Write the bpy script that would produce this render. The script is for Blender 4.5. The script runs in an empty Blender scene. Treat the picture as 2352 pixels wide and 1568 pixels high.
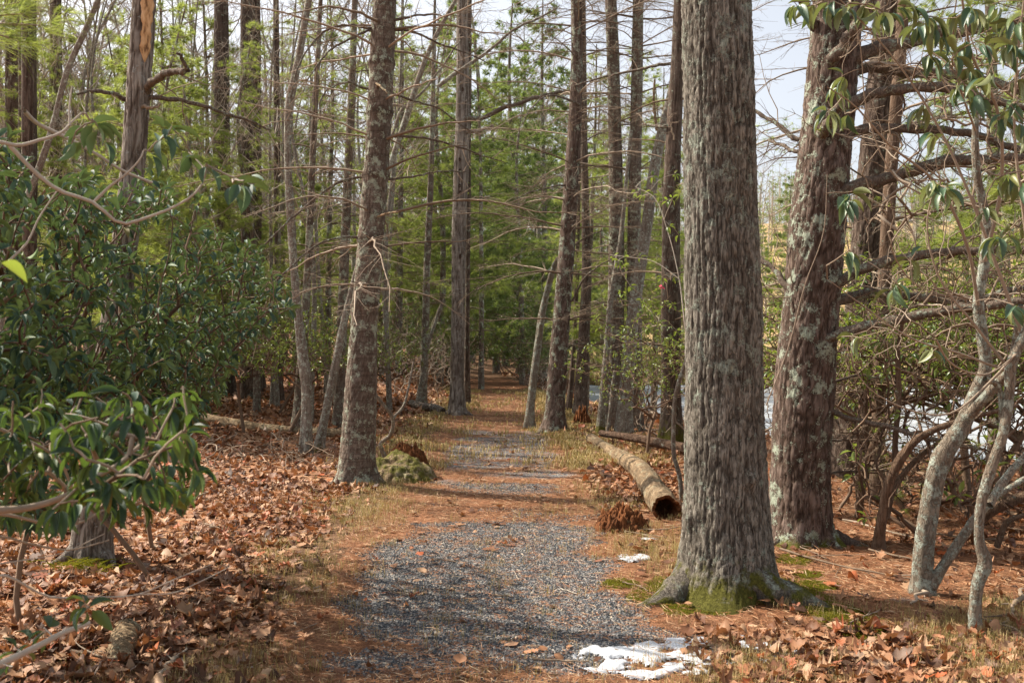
import bpy, math
import numpy as np

# ------------------------------------------------------------------ camera, sky, sun
S = bpy.context.scene
R = math.radians
FX = 2090.0            # focal length in pixels of a 2352 px wide view
EYE = 1.6
cam_d = bpy.data.cameras.new('camera'); cam = bpy.data.objects.new('camera', cam_d)
S.collection.objects.link(cam); S.camera = cam
cam_d.sensor_width = 36; cam_d.lens = 36*FX/2352
cam_d.clip_start = .05; cam_d.clip_end = 2000
cam.location = (0, 0, EYE); cam.rotation_euler = (R(90), 0, 0)
cam_d.dof.use_dof = True; cam_d.dof.focus_distance = 10; cam_d.dof.aperture_fstop = 7.1

SUN_EL, SUN_AZ = R(47), R(-66)      # azimuth from +Y towards +X
w = bpy.data.worlds.new('World'); S.world = w; w.use_nodes = True
wn = w.node_tree; wn.nodes.clear()
sky = wn.nodes.new('ShaderNodeTexSky'); sky.sky_type = 'NISHITA'; sky.sun_disc = False
sky.sun_elevation = SUN_EL; sky.sun_rotation = SUN_AZ; sky.air_density = 1.0; sky.dust_density = 3.5; sky.ozone_density = 1.0
bg = wn.nodes.new('ShaderNodeBackground'); bg.inputs[1].default_value = 0.11
wo = wn.nodes.new('ShaderNodeOutputWorld')
# thin even high cloud over the blue
hsv = wn.nodes.new('ShaderNodeHueSaturation'); hsv.inputs['Saturation'].default_value = .35; hsv.inputs['Value'].default_value = 1.25
wn.links.new(sky.outputs[0], hsv.inputs['Color']); wn.links.new(hsv.outputs[0], bg.inputs[0]); wn.links.new(bg.outputs[0], wo.inputs[0])
sd = bpy.data.lights.new('sun', 'SUN'); sd.energy = 5.0; sd.angle = R(.6); sd.color = (1, .90, .76)
sun = bpy.data.objects.new('sun', sd); S.collection.objects.link(sun)
sun.rotation_euler = (R(90)-SUN_EL, 0, -SUN_AZ + R(180) - R(180) + 0)
from mathutils import Vector
sdir = Vector((math.sin(SUN_AZ)*math.cos(SUN_EL), math.cos(SUN_AZ)*math.cos(SUN_EL), math.sin(SUN_EL)))
sun.rotation_euler = sdir.to_track_quat('Z', 'Y').to_euler()
sun.location = (-30, 20, 30)
vs = S.view_settings; vs.view_transform = 'Standard'; vs.look = 'None'; vs.gamma = 1; vs.use_curve_mapping = False; vs.exposure = 0.85
S.cycles.use_denoising = True
S.cycles.max_bounces = 6; S.cycles.diffuse_bounces = 3; S.cycles.glossy_bounces = 2; S.cycles.transmission_bounces = 4
S.cycles.transparent_max_bounces = 4; S.cycles.caustics_reflective = False; S.cycles.caustics_refractive = False

rng = np.random.default_rng(7)
C = S.collection

# ------------------------------------------------------------------ numeric helpers
def ss(a, b, x):
    t = np.clip((np.asarray(x, float)-a)/(b-a), 0, 1); return t*t*(3-2*t)

def _h(ix, iy, iz):
    n = (ix.astype(np.int64)*374761393 + iy.astype(np.int64)*668265263 + iz.astype(np.int64)*2147483647*3) & 0xffffffff
    n = ((n ^ (n >> 13))*1274126177) & 0xffffffff
    n = n ^ (n >> 16)
    return (n & 0xffffff)/float(0xffffff)

def vnoise(P):
    P = np.asarray(P, float); F = np.floor(P).astype(np.int64); f = P-F; u = f*f*(3-2*f)
    r = 0
    for dx in (0, 1):
        wx = u[:, 0] if dx else 1-u[:, 0]
        for dy in (0, 1):
            wy = u[:, 1] if dy else 1-u[:, 1]
            for dz in (0, 1):
                wz = u[:, 2] if dz else 1-u[:, 2]
                r = r + wx*wy*wz*_h(F[:, 0]+dx, F[:, 1]+dy, F[:, 2]+dz)
    return r

def fbm(P, o=4):
    P = np.asarray(P, float); s = 0; a = .5; t = 0
    for i in range(o):
        s = s + a*vnoise(P*(2**i)+i*17.3); t += a; a *= .5
    return s/t

def n2(x, y, s, o=3, k=0.):
    x = np.asarray(x, float); y = np.asarray(y, float); sh = np.broadcast(x, y).shape
    x, y = np.broadcast_arrays(x, y)
    return fbm(np.stack([x.ravel()*s, y.ravel()*s, np.full(x.size, k)], 1), o).reshape(sh)

def nrm(v):
    return v/np.maximum(np.linalg.norm(v, axis=-1, keepdims=True), 1e-9)

def W(px, py, d):
    return np.array([(px-1176)/FX*d, d, EYE-(py-784)/FX*d])

# ------------------------------------------------------------------ terrain functions
_SY = [-60, 0, 6, 10, 13.9, 18, 22, 28, 34, 42, 52]
_SX = [34, 17, 12, 9.2, 7.0, 5.7, 4.6, 2.95, 2.6, 3.3, 5]
WATER = -0.72
def shore_s(x, y):
    xs = np.interp(y, _SY, _SX) + .35*(n2(0, y, .5, 2, 3.)-.5)
    yf = 49 + .02*x
    return np.maximum(xs-x, y-yf)
def path_c(y):
    return -.16 - .0*y - .9*ss(24, 38, y) - 3*ss(34, 60, y)
def path_half(x, y):
    return .98 - .0*y + .22*(n2(x, y, .9, 3, 5.)-.5)*2
def ground_z(x, y):
    x = np.asarray(x, float); y = np.asarray(y, float)
    r = np.abs(x-path_c(y))
    z = .03*np.maximum(-x-1.5, 0)*ss(-1, 4, 12-np.abs(x)) + .5*ss(13, 32, y)*ss(-1.3, -5, x)
    z = z + .10*(n2(x, y, .35, 3, 1.)-.5)*ss(.7, 2.0, r) + .045*(n2(x, y, 2.0, 3, 2.)-.5)*ss(.8, 1.5, r) + .012*(n2(x, y, 5, 2, 4.)-.5)
    z = z - .02*(1-ss(.5, 1.1, r))
    rad = np.hypot(x, y)
    z = z + 5*ss(50, 150, y)*ss(30, -30, x) + 22*ss(60, 190, y)*ss(0, 50, x) + 6*ss(60, 300, rad)
    s = shore_s(x, y)
    k = ss(-.9, 2.3, s)
    far = ss(45, 55, y)
    k = k*(1-far)+ss(-.5, 8, s)*far
    return (-1.15)*(1-k) + z*k

def hit(px, py):
    """depth at which the view line meets the ground"""
    d = 3344/(max(py-784, 20))
    for i in range(30):
        g = float(ground_z((px-1176)/FX*d, d))
        dn = (EYE-g)*FX/(py-784); d = .5*d+.5*dn
    return d

# ------------------------------------------------------------------ materials
class NT:
    def __init__(s, name):
        s.m = bpy.data.materials.new(name); s.m.use_nodes = True; s.t = s.m.node_tree; s.t.nodes.clear()
    def n(s, typ, ins=None, **kw):
        nd = s.t.nodes.new(typ)
        for k, v in kw.items(): setattr(nd, k, v)
        for k, v in (ins or {}).items():
            i = nd.inputs[k]
            if isinstance(v, bpy.types.NodeSocket): s.t.links.new(v, i)
            else: i.default_value = v
        return nd
    def attr(s, name): return s.n('ShaderNodeAttribute', attribute_name=name).outputs['Fac']
    def noise(s, scale, detail=3, vec=None, rough=.6, dist=0., out='Fac'):
        ins = {'Scale': scale, 'Detail': detail, 'Roughness': rough, 'Distortion': dist}
        if vec is not None: ins['Vector'] = vec
        return s.n('ShaderNodeTexNoise', ins).outputs[out]
    def obj(s, sc=(1, 1, 1)):
        c = s.n('ShaderNodeTexCoord').outputs['Object']
        return s.n('ShaderNodeMapping', {'Vector': c, 'Scale': sc}).outputs[0]
    def math(s, op, a, b=0., clamp=False):
        return s.n('ShaderNodeMath', {0: a, 1: b}, operation=op, use_clamp=clamp).outputs[0]
    def mr(s, v, a, b, c=0., d=1.):
        return s.n('ShaderNodeMapRange', {'Value': v, 'From Min': a, 'From Max': b, 'To Min': c, 'To Max': d}).outputs[0]
    def ramp(s, fac, stops, interp='LINEAR'):
        nd = s.n('ShaderNodeValToRGB', {'Fac': fac}); cr = nd.color_ramp; cr.interpolation = interp
        while len(cr.elements) < len(stops): cr.elements.new(.5)
        for e, (p, c) in zip(cr.elements, stops): e.position = p; e.color = (*c, 1)
        return nd.outputs[0]
    def mix(s, f, a, b, bt='MIX'):
        nd = s.n('ShaderNodeMix', data_type='RGBA', blend_type=bt)
        for i, v in ((0, f), (6, a), (7, b)):
            if isinstance(v, bpy.types.NodeSocket): s.t.links.new(v, nd.inputs[i])
            else: nd.inputs[i].default_value = (*v, 1) if i and len(v) == 3 else v
        return nd.outputs[2]
    def out(s, col, rough=.8, bump=None, bstr=.5, bdist=.01, spec=.3, transl=None, tcol=None, **kw):
        ins = {'Base Color': col if isinstance(col, bpy.types.NodeSocket) else (*col, 1), 'Roughness': rough, 'Specular IOR Level': spec}
        ins.update(kw)
        if bump is not None:
            ins['Normal'] = s.n('ShaderNodeBump', {'Height': bump, 'Strength': bstr, 'Distance': bdist}).outputs[0]
        p = s.n('ShaderNodeBsdfPrincipled', ins).outputs[0]
        if transl:
            tr = s.n('ShaderNodeBsdfTranslucent', {'Color': tcol if tcol is not None else ins['Base Color']}).outputs[0]
            p = s.n('ShaderNodeMixShader', {0: transl, 1: p, 2: tr}).outputs[0]
        s.t.links.new(p, s.n('ShaderNodeOutputMaterial').inputs[0])
        return s.m

def bark(name, dark, mid, light, lichen=.3, lcol=(.36, .41, .31), fine=50, vert=.22, rings=0., mosscol=(.095, .090, .018), lscale=5., bstr=.8):
    t = NT(name); o = t.obj(); ov = t.obj((1, 1, vert))
    rid = t.attr('rid')
    ck = t.math('ABSOLUTE', t.math('SUBTRACT', t.noise(fine*.8, 3, t.obj((1, 1, vert*.38)), .55, .4), .5)); ck = t.mr(ck, .0, .055)
    fn = t.noise(fine, 5, ov, .7)
    big = t.noise(2.2, 3, o)
    f = t.math('ADD', t.math('MULTIPLY', rid, .62), t.math('MULTIPLY', fn, .45))
    c = t.ramp(f, [(.12, dark), (.5, mid), (.95, light)])
    c = t.mix(t.math('MULTIPLY', t.math('SUBTRACT', 1., ck), .6), c, dark)
    c = t.mix(t.mr(big, .35, .7, 0, .55), c, tuple(.55*a+.45*b for a, b in zip(dark, mid)))
    if rings:
        rg = t.noise(1.0, 3, t.obj((1.5, 1.5, 38)), .7)
        c = t.mix(t.mr(rg, .5, .62, 0, rings), c, dark)
    ln = t.math('ADD', t.noise(lscale*2., 6, o, .78), t.math('MULTIPLY', t.noise(95, 3, o, .7), .3))
    lw = t.noise(1.3, 2, o)
    lth = t.math('ADD', ln, t.math('MULTIPLY', lw, .25))
    a = .925-.17*lichen
    lm = t.mr(lth, a-.02, a+.03)
    lc = t.mix(t.noise(30, 2, o), tuple(v*.55 for v in lcol), tuple(min(v*1.25, 1) for v in lcol))
    c = t.mix(t.math('MULTIPLY', lm, .88), c, lc)
    ms = t.mr(t.math('ADD', t.attr('moss'), t.math('MULTIPLY', t.math('SUBTRACT', t.noise(14, 4, o), .5), .9)), .42, .62)
    mc = t.mix(t.noise(60, 3, o), tuple(v*.4 for v in mosscol), tuple(v*1.7 for v in mosscol))
    c = t.mix(ms, c, mc)
    h = t.math('ADD', t.math('ADD', t.math('MULTIPLY', fn, .5), t.math('MULTIPLY', ck, .5)), t.math('ADD', t.math('MULTIPLY', lm, .25), t.math('MULTIPLY', t.noise(150, 3, o), .35)))
    return t.out(c, .92, h, bstr, .012, .15)

M = {}
M['poplar'] = bark('bark_poplar', (.026, .020, .017), (.150, .128, .102), (.36, .325, .27), .46, (.36, .395, .32), 90, .3, bstr=1.)
M['pine'] = bark('bark_pine', (.022, .014, .010), (.105, .070, .052), (.235, .175, .145), .52, (.39, .44, .34), 40, .4, lscale=3.6)
M['pine_dark'] = bark('bark_pine_dark', (.022, .014, .010), (.085, .058, .043), (.19, .145, .115), .25, (.33, .37, .29), 40, .4)
M['young'] = bark('bark_young_pine', (.04, .028, .020), (.145, .105, .080), (.25, .205, .165), .58, (.38, .42, .32), 60, .9, .45, lscale=5, bstr=.5)
M['grey'] = bark('bark_grey', (.065, .048, .036), (.185, .148, .115), (.30, .26, .215), .60, (.42, .46, .38), 55, .8, .2, lscale=10, bstr=.5)
M['pale'] = bark('bark_pale_lichen', (.09, .065, .045), (.22, .175, .13), (.33, .29, .23), .75, (.40, .44, .37), 60, .7, lscale=7, bstr=1.)
M['snag'] = bark('bark_snag', (.03, .02, .014), (.16, .125, .10), (.40, .36, .31), .25, (.40, .41, .38), 34, .12, lscale=8)
M['brown'] = bark('bark_brown', (.05, .030, .018), (.135, .085, .055), (.22, .155, .11), .12, (.3, .33, .26), 50, .3)
M['deadwood'] = bark('dead_wood', (.045, .028, .018), (.24, .165, .095), (.47, .36, .23), .45, (.34, .30, .2), 16, 1., .5, lscale=3, bstr=1.)
M['rotten'] = bark('rotten_wood', (.02, .010, .006), (.14, .050, .018), (.34, .135, .05), .0, (.2, .2, .1), 30, .3, mosscol=(.09, .10, .015), bstr=1.)
M['darklog'] = bark('dark_log_wood', (.02, .012, .008), (.12, .070, .045), (.30, .21, .15), .05, (.3, .3, .25), 25, 1.)

def twigmat(name, a, b, c):
    t = NT(name); r = t.attr('rnd'); n = t.noise(35, 3, t.obj())
    f = t.math('ADD', t.math('MULTIPLY', r, .7), t.math('MULTIPLY', n, .45))
    return t.out(t.ramp(f, [(.1, a), (.5, b), (.95, c)]), .85, n, .4, .003, .2)
M['twig'] = twigmat('twig_bark', (.085, .055, .035), (.20, .145, .10), (.36, .29, .22))
M['twig_grey'] = twigmat('twig_grey', (.15, .115, .085), (.30, .25, .20), (.47, .41, .335))
M['twig_dark'] = twigmat('twig_dark', (.05, .03, .02), (.12, .075, .05), (.22, .15, .10))
M['limb'] = bark('limb_bark', (.035, .024, .018), (.13, .095, .072), (.25, .20, .16), .5, (.36, .41, .32), 60, .9, lscale=9)

def leafmat(name, stops, rough=.38, transl=.25, tc=(.30, .42, .05), spec=.5, under=None):
    t = NT(name)
    ri = t.n('ShaderNodeObjectInfo').outputs['Random']
    r = t.math('FRACT', t.math('ADD', t.attr('rnd'), ri))
    c = t.ramp(r, stops)
    n = t.noise(28, 3, t.obj())
    c = t.mix(t.mr(n, .35, .75, 0, .5), c, t.mix(.5, c, (.02, .03, .01)))
    if under:
        bf = t.n('ShaderNodeNewGeometry').outputs['Backfacing']
        c = t.mix(bf, c, under)
    tcx = t.mix(.6, c, tc)
    return t.out(c, rough, n, .15, .003, spec, transl=transl, tcol=tcx)
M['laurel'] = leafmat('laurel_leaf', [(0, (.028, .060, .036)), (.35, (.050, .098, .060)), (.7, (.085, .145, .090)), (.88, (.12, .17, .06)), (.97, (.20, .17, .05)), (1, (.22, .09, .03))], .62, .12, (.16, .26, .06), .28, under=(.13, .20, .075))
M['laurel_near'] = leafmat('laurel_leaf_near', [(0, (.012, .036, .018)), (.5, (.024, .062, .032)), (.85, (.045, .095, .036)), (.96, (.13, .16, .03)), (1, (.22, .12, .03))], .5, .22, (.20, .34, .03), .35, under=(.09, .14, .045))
M['laurel_sun'] = leafmat('laurel_leaf_sun', [(0, (.055, .095, .020)), (.5, (.10, .16, .030)), (.85, (.17, .22, .045)), (1, (.28, .26, .06))], .35, .35, (.36, .46, .04), .5, under=(.18, .24, .06))  # sunlight put into the leaf colour: brighter yellow-green for the sunlit shrubs
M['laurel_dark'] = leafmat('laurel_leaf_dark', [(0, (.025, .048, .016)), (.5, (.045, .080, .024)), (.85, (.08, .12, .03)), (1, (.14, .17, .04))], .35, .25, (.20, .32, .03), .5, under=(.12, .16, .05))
M['rhodo'] = leafmat('rhododendron_leaf', [(0, (.045, .095, .055)), (.6, (.070, .135, .070)), (.85, (.11, .17, .06)), (1, (.20, .20, .05))], .42, .2, (.28, .36, .06), .5, under=(.19, .21, .09))
M['litter'] = leafmat('dry_leaf', [(0, (.050, .024, .015)), (.22, (.15, .065, .035)), (.48, (.29, .135, .068)), (.70, (.41, .225, .125)), (.81, (.52, .34, .21)), (.85, (.38, .085, .022)), (.92, (.17, .115, .09)), (1, (.45, .27, .15))], .6, .15, (.5, .18, .05), .25)
M['needle'] = leafmat('pine_needle', [(0, (.075, .135, .028)), (.4, (.155, .210, .050)), (.8, (.25, .30, .075)), (1, (.36, .38, .11))], .45, .55, (.48, .56, .10), .4)
M['needle_dark'] = leafmat('pine_needle_dark', [(0, (.040, .075, .028)), (.5, (.085, .135, .045)), (.85, (.15, .20, .055)), (1, (.24, .27, .07))], .5, .5, (.34, .44, .09), .4)
M['needle_dead'] = leafmat('dead_needle', [(0, (.10, .038, .020)), (.35, (.26, .105, .045)), (.7, (.40, .185, .085)), (.88, (.54, .34, .19)), (1, (.66, .50, .32))], .6, .1, (.5, .2, .05), .25)
M['drygrass'] = leafmat('dry_grass', [(0, (.18, .12, .05)), (.5, (.38, .27, .12)), (.85, (.52, .40, .20)), (1, (.16, .20, .04))], .6, .25, (.5, .4, .1), .25)
M['mossblade'] = leafmat('moss_tuft', [(0, (.070, .070, .010)), (.5, (.155, .145, .018)), (1, (.29, .26, .035))], .8, .3, (.4, .4, .03), .15)
M['stone'] = leafmat('gravel_stone', [(0, (.028, .031, .036)), (.4, (.070, .075, .083)), (.68, (.155, .155, .158)), (.88, (.32, .30, .275)), (.96, (.52, .43, .32)), (1, (.30, .15, .08))], .75, None, spec=.25)  # stone colours darkened to carry the shade lying on the gravel

def mk_ground():
    t = NT('forest_floor'); o = t.obj()
    lit, grav, moss, ndl, marsh = (t.attr(a) for a in ('litter', 'gravel', 'mossy', 'needles', 'marsh'))
    n1, n2_, n3 = t.noise(9, 5, o, .7), t.noise(38, 4, o, .7), t.noise(120, 3, o, .7)
    soil = t.ramp(n2_, [(.3, (.055, .030, .017)), (.55, (.15, .085, .048)), (.75, (.26, .16, .095))])
    vor = t.n('ShaderNodeTexVoronoi', {'Vector': o, 'Scale': 16.}); vc = t.n('ShaderNodeSeparateColor', {0: vor.outputs['Color']}).outputs[0]
    leafc = t.ramp(t.math('ADD', t.math('MULTIPLY', vc, .7), t.math('MULTIPLY', n2_, .3)), [(.15, (.12, .055, .03)), (.4, (.27, .14, .075)), (.65, (.40, .24, .14)), (.85, (.30, .10, .035))])
    nx = t.noise(1., 5, t.obj((60, 170, 60)), .75)
    ndc = t.ramp(t.math('ADD', t.math('MULTIPLY', nx, .6), t.math('MULTIPLY', n2_, .4)), [(.34, (.055, .028, .018)), (.47, (.20, .090, .045)), (.56, (.30, .145, .075)), (.68, (.48, .31, .19))])
    gv = t.n('ShaderNodeTexVoronoi', {'Vector': o, 'Scale': 85.}); gc = t.n('ShaderNodeSeparateColor', {0: gv.outputs['Color']}).outputs[0]
    grc = t.ramp(gc, [(.05, (.030, .032, .038)), (.4, (.080, .085, .093)), (.75, (.18, .178, .178)), (.98, (.42, .38, .33))])
    grc = t.mix(t.mr(n1, .50, .62, 0, .85), grc, ndc)
    mc = t.ramp(n3, [(.3, (.055, .052, .008)), (.6, (.17, .155, .02))])
    mac = t.ramp(n1, [(.3, (.28, .19, .09)), (.7, (.48, .35, .18))])
    def msk(a, w_=.5): return t.mr(t.math('ADD', a, t.math('MULTIPLY', t.math('SUBTRACT', t.math('ADD', t.math('MULTIPLY', n1, .6), t.math('MULTIPLY', n2_, .4)), .5), w_*2.4)), .42, .58)
    c = t.mix(msk(lit), soil, leafc)
    ndc = t.mix(t.mr(t.noise(2.2, 4, o, .7), .42, .62, 0, .65), ndc, t.mix(.5, soil, (.14, .075, .045)))
    c = t.mix(msk(ndl), c, ndc)
    c = t.mix(msk(grav), c, grc)
    c = t.mix(msk(moss), c, mc)
    c = t.mix(marsh, c, mac)
    h = t.math('ADD', t.math('MULTIPLY', n3, .5), t.math('ADD', t.math('MULTIPLY', nx, .5), t.math('MULTIPLY', gv.outputs['Distance'], -.6)))
    return t.out(c, .95, h, .9, .012, .12)
M['ground'] = mk_ground()
def mk_water():
    t = NT('pond_ice'); o = t.obj()
    n = t.noise(1., 4, t.obj((.12, .8, 1)), .6); n_ = t.noise(.9, 4, o)
    c = t.mix(t.mr(n, .35, .7), (.27, .30, .33), (.47, .50, .53))
    return t.out(c, t.mr(n_, .3, .7, .22, .4), t.noise(6, 3, t.obj((.5, 1.5, 1))), .1, .02, .5)
M['water'] = mk_water()
t = NT('old_snow'); o = t.obj()
M['snow'] = t.out(t.mix(t.mr(t.noise(25, 4, o), .62, .7), (.42, .44, .47), (.20, .15, .11)), .75, t.noise(70, 4, o), .6, .008, .4)
t = NT('pink_ribbon'); M['pink'] = t.out((.75, .03, .13), .5)
t = NT('stripped_wood'); o = t.obj((1, 1, .35)); M['barewood'] = t.out(t.ramp(t.noise(30, 4, o), [(.35, (.09, .035, .015)), (.5, (.52, .30, .14)), (.7, (.70, .46, .26))]), .8, t.noise(50, 3, o), .6, .006, .2)
t = NT('dark_hole'); M['hole'] = t.out((.05, .02, .008), .95)

# ------------------------------------------------------------------ mesh builder
class MB:
    def __init__(s): s.V = []; s.F = {3: [], 4: []}; s.MI = {3: [], 4: []}; s.A = []; s.n = 0
    def add(s, V, F3=None, F4=None, rnd=None, rid=None, moss=None, mi=0):
        V = np.asarray(V, float).reshape(-1, 3); m = len(V)
        for k, F in ((3, F3), (4, F4)):
            if F is not None and len(F):
                s.F[k].append(np.asarray(F, np.int64)+s.n); s.MI[k].append(np.full(len(F), mi, np.int32))
        a = np.zeros((m, 3), np.float32)
        for i, q in enumerate((rnd, rid, moss)):
            if q is not None: a[:, i] = q
        s.V.append(V); s.A.append(a); s.n += m; return s
    def mesh(s, name, mats, org=(0, 0, 0), smooth=True, extra=None):
        V = np.concatenate(s.V)-np.asarray(org); A = np.concatenate(s.A)
        f4 = np.concatenate(s.F[4]) if s.F[4] else np.zeros((0, 4), np.int64)
        f3 = np.concatenate(s.F[3]) if s.F[3] else np.zeros((0, 3), np.int64)
        mi = np.concatenate(s.MI[4]+s.MI[3])
        me = bpy.data.meshes.new(name)
        me.vertices.add(len(V)); me.vertices.foreach_set('co', V.astype(np.float32).ravel())
        nl = f4.size+f3.size; me.loops.add(nl)
        me.loops.foreach_set('vertex_index', np.concatenate([f4.ravel(), f3.ravel()]).astype(np.int32))
        np_ = len(f4)+len(f3); me.polygons.add(np_)
        st = np.concatenate([np.arange(len(f4))*4, len(f4)*4+np.arange(len(f3))*3]).astype(np.int32)
        me.polygons.foreach_set('loop_start', st)
        me.polygons.foreach_set('material_index', mi)
        me.polygons.foreach_set('use_smooth', np.full(np_, smooth))
        for i, nme in enumerate(('rnd', 'rid', 'moss')):
            at = me.attributes.new(nme, 'FLOAT', 'POINT'); at.data.foreach_set('value', A[:, i].copy())
        for k, v in (extra or {}).items():
            at = me.attributes.new(k, 'FLOAT', 'POINT'); at.data.foreach_set('value', np.asarray(v, np.float32))
        for m in (mats if isinstance(mats, (list, tuple)) else [mats]): me.materials.append(m)
        me.update(calc_edges=True); me.validate()
        return me

def link(name, data, parent=None, loc=None, **props):
    o = bpy.data.objects.new(name, data); C.objects.link(o)
    if parent is not None: o.parent = parent
    if loc is not None: o.location = loc
    for k, v in props.items():
        if v is not None: o[k] = v
    return o
def thing(name, label, cat, loc=(0, 0, 0), group=None, data=None):
    return link(name, data, None, loc, label=label, category=cat, group=group)
def part(name, mb, mat, parent, **props):
    me = mb.mesh(name, mat, org=tuple(parent.location)) if isinstance(mb, MB) else mb
    return link(name, me, parent, **props)

# ------------------------------------------------------------------ tubes
def frames(P):
    T = np.gradient(P, axis=-2); T = nrm(T)
    ref = np.zeros_like(T); m = np.abs(T[..., 2:3].mean(-2, keepdims=True)) > .75
    ref = np.where(m, np.array([1., 0, 0]), np.array([0, 0, 1.])) + 0*T
    A = nrm(np.cross(ref, T)); B = np.cross(T, A)
    return A, B
def tubes(mb, P, Rr, sides=4, rnd=None, mi=0, rid=.6):
    """P (B,N,3), Rr (B,N)"""
    P = np.asarray(P, float); Rr = np.asarray(Rr, float)
    if P.ndim == 2: P = P[None]; Rr = Rr[None]
    B_, N, _ = P.shape
    A, Bn = frames(P)
    a = np.arange(sides)/sides*2*np.pi
    V = P[:, :, None, :] + Rr[:, :, None, None]*(np.cos(a)[None, None, :, None]*A[:, :, None]+np.sin(a)[None, None, :, None]*Bn[:, :, None])
    base = (np.arange(B_)*N*sides)[:, None, None]; i = (np.arange(N-1)*sides)[None, :, None]; j = np.arange(sides)[None, None, :]; j2 = (j+1) % sides
    q = np.stack([base+i+j, base+i+j2, base+i+sides+j2, base+i+sides+j], -1).reshape(-1, 4)
    if rnd is None: rnd = rng.random(B_)
    rr = np.repeat(np.broadcast_to(rnd, (B_,)), N*sides)
    mb.add(V, F4=q, rnd=rr, rid=rid, mi=mi)

def smooth_curve(P, n):
    P = np.asarray(P, float); k = len(P)
    seg = np.r_[0, np.cumsum(np.linalg.norm(np.diff(P[:, :3], axis=0), axis=1))]
    t = np.linspace(0, seg[-1], n)
    if k < 3: return np.stack([np.interp(t, seg, P[:, i]) for i in range(P.shape[1])], 1)
    m = np.gradient(P, seg, axis=0)
    idx = np.clip(np.searchsorted(seg, t, 'right')-1, 0, k-2)
    h = (seg[idx+1]-seg[idx])[:, None]; u = ((t-seg[idx])[:, None])/h
    return ((2*u**3-3*u**2+1)*P[idx]+(u**3-2*u**2+u)*h*m[idx]+(-2*u**3+3*u**2)*P[idx+1]+(u**3-u**2)*h*m[idx+1])

# ------------------------------------------------------------------ trunk with real bark relief
def trunk(pts, rad, ns=48, dz=.05, amp=.006, spacing=.035, stretch=.13, flare=.5, flare_h=.3, whorls=(), moss_h=.0, moss_side=None, seed=0, plate=0., wobble=1.3, bumps=(), lobes=5, zcoarse=4.6):
    """pts: centreline (k,3); rad (k,) -> MB"""
    P4 = np.c_[pts, rad]
    L = np.linalg.norm(np.diff(np.asarray(pts), axis=0), axis=1).sum()
    Q = smooth_curve(P4, max(int(L/.25), 8))
    z = Q[:, 2]; z0 = z[0]
    zz = [z0]
    while zz[-1] < z[-1]: zz.append(zz[-1] + (dz if zz[-1] < zcoarse else dz*4))
    zz = np.array(zz[:-1]+[z[-1]]) if len(zz) > 1 else z
    cx, cy, rr = (np.interp(zz, z, Q[:, i]) for i in (0, 1, 3))
    N = len(zz); th = np.arange(ns)/ns*2*np.pi
    h = zz-z0-.1
    ph = seed*1.7
    fl = 1+flare*np.exp(-np.maximum(h, 0)/flare_h)[:, None]*(.55+.45*np.cos(lobes*th[None]+ph)+.35*np.cos((lobes-2)*th[None]+ph*2.1))
    Z = np.broadcast_to(zz[:, None], (N, ns)); Th = np.broadcast_to(th[None], (N, ns))
    r0 = rr[:, None]*fl
    cxn = np.cos(Th)*rr[:, None]; cyn = np.sin(Th)*rr[:, None]
    s = 1/spacing*1.1
    P = np.stack([(cxn*s+seed*13).ravel(), (cyn*s+seed*7).ravel(), (Z*s*stretch).ravel()], 1)
    wob = (fbm(P*np.array([.35, .35, 1.6])+5, 3)-.5)*wobble
    P2 = P.copy(); P2[:, 0] += wob; P2[:, 1] += wob
    n = fbm(P2, 2)-.5
    rid = np.clip(np.abs(n)/.11, 0, 1)**.6
    if plate:
        P3 = np.stack([(cxn*s*.7).ravel(), (cyn*s*.7).ravel(), (Z*s*.75).ravel()], 1)
        n3 = np.abs(fbm(P3+31+wob[:, None]*.4, 2)-.5)
        rid = rid*(1-plate*(1-np.clip(n3/.09, 0, 1)))
    rid = rid.reshape(N, ns)
    big = (fbm(np.stack([cxn.ravel()*5, cyn.ravel()*5, Z.ravel()*1.6+seed], 1), 3)-.5).reshape(N, ns)
    small = (fbm(np.stack([cxn.ravel()*110, cyn.ravel()*110, Z.ravel()*55+seed], 1), 3)-.5).reshape(N, ns)
    r = r0*(1+.14*big) + amp*(rid-.7) + amp*1.1*small
    for wz in whorls:
        r = r + .10*rr[:, None]*np.exp(-((Z-wz)/.045)**2)*(1+.5*np.cos(4*Th+wz*9))
    for (bt, bz, br, bh, bw) in bumps:    # angle, z, height, vertical size, angular size
        d = np.angle(np.exp(1j*(Th-bt)))
        r = r + br*np.exp(-(d/bw)**2-((Z-bz)/bh)**2)*(1+.8*small)
    V = np.stack([cx[:, None]+r*np.cos(Th), cy[:, None]+r*np.sin(Th), Z], -1)
    moss = np.zeros((N, ns))
    if moss_h:
        moss = np.exp(-np.maximum(h, 0)/moss_h)[:, None]*(1 if moss_side is None else .55+.6*np.cos(Th-moss_side))*.95+np.zeros((N, ns))
    for wz in whorls: rid = np.where(np.abs(Z-wz-.01) < .035, rid*.35, rid)
    i = (np.arange(N-1)*ns)[:, None]; j = np.arange(ns)[None]; j2 = (j+1) % ns
    q = np.stack([i+j, i+j2, i+ns+j2, i+ns+j], -1).reshape(-1, 4)
    mb = MB(); mb.add(V, F4=q, rnd=.5, rid=rid.ravel(), moss=moss.ravel())
    return mb

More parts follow.
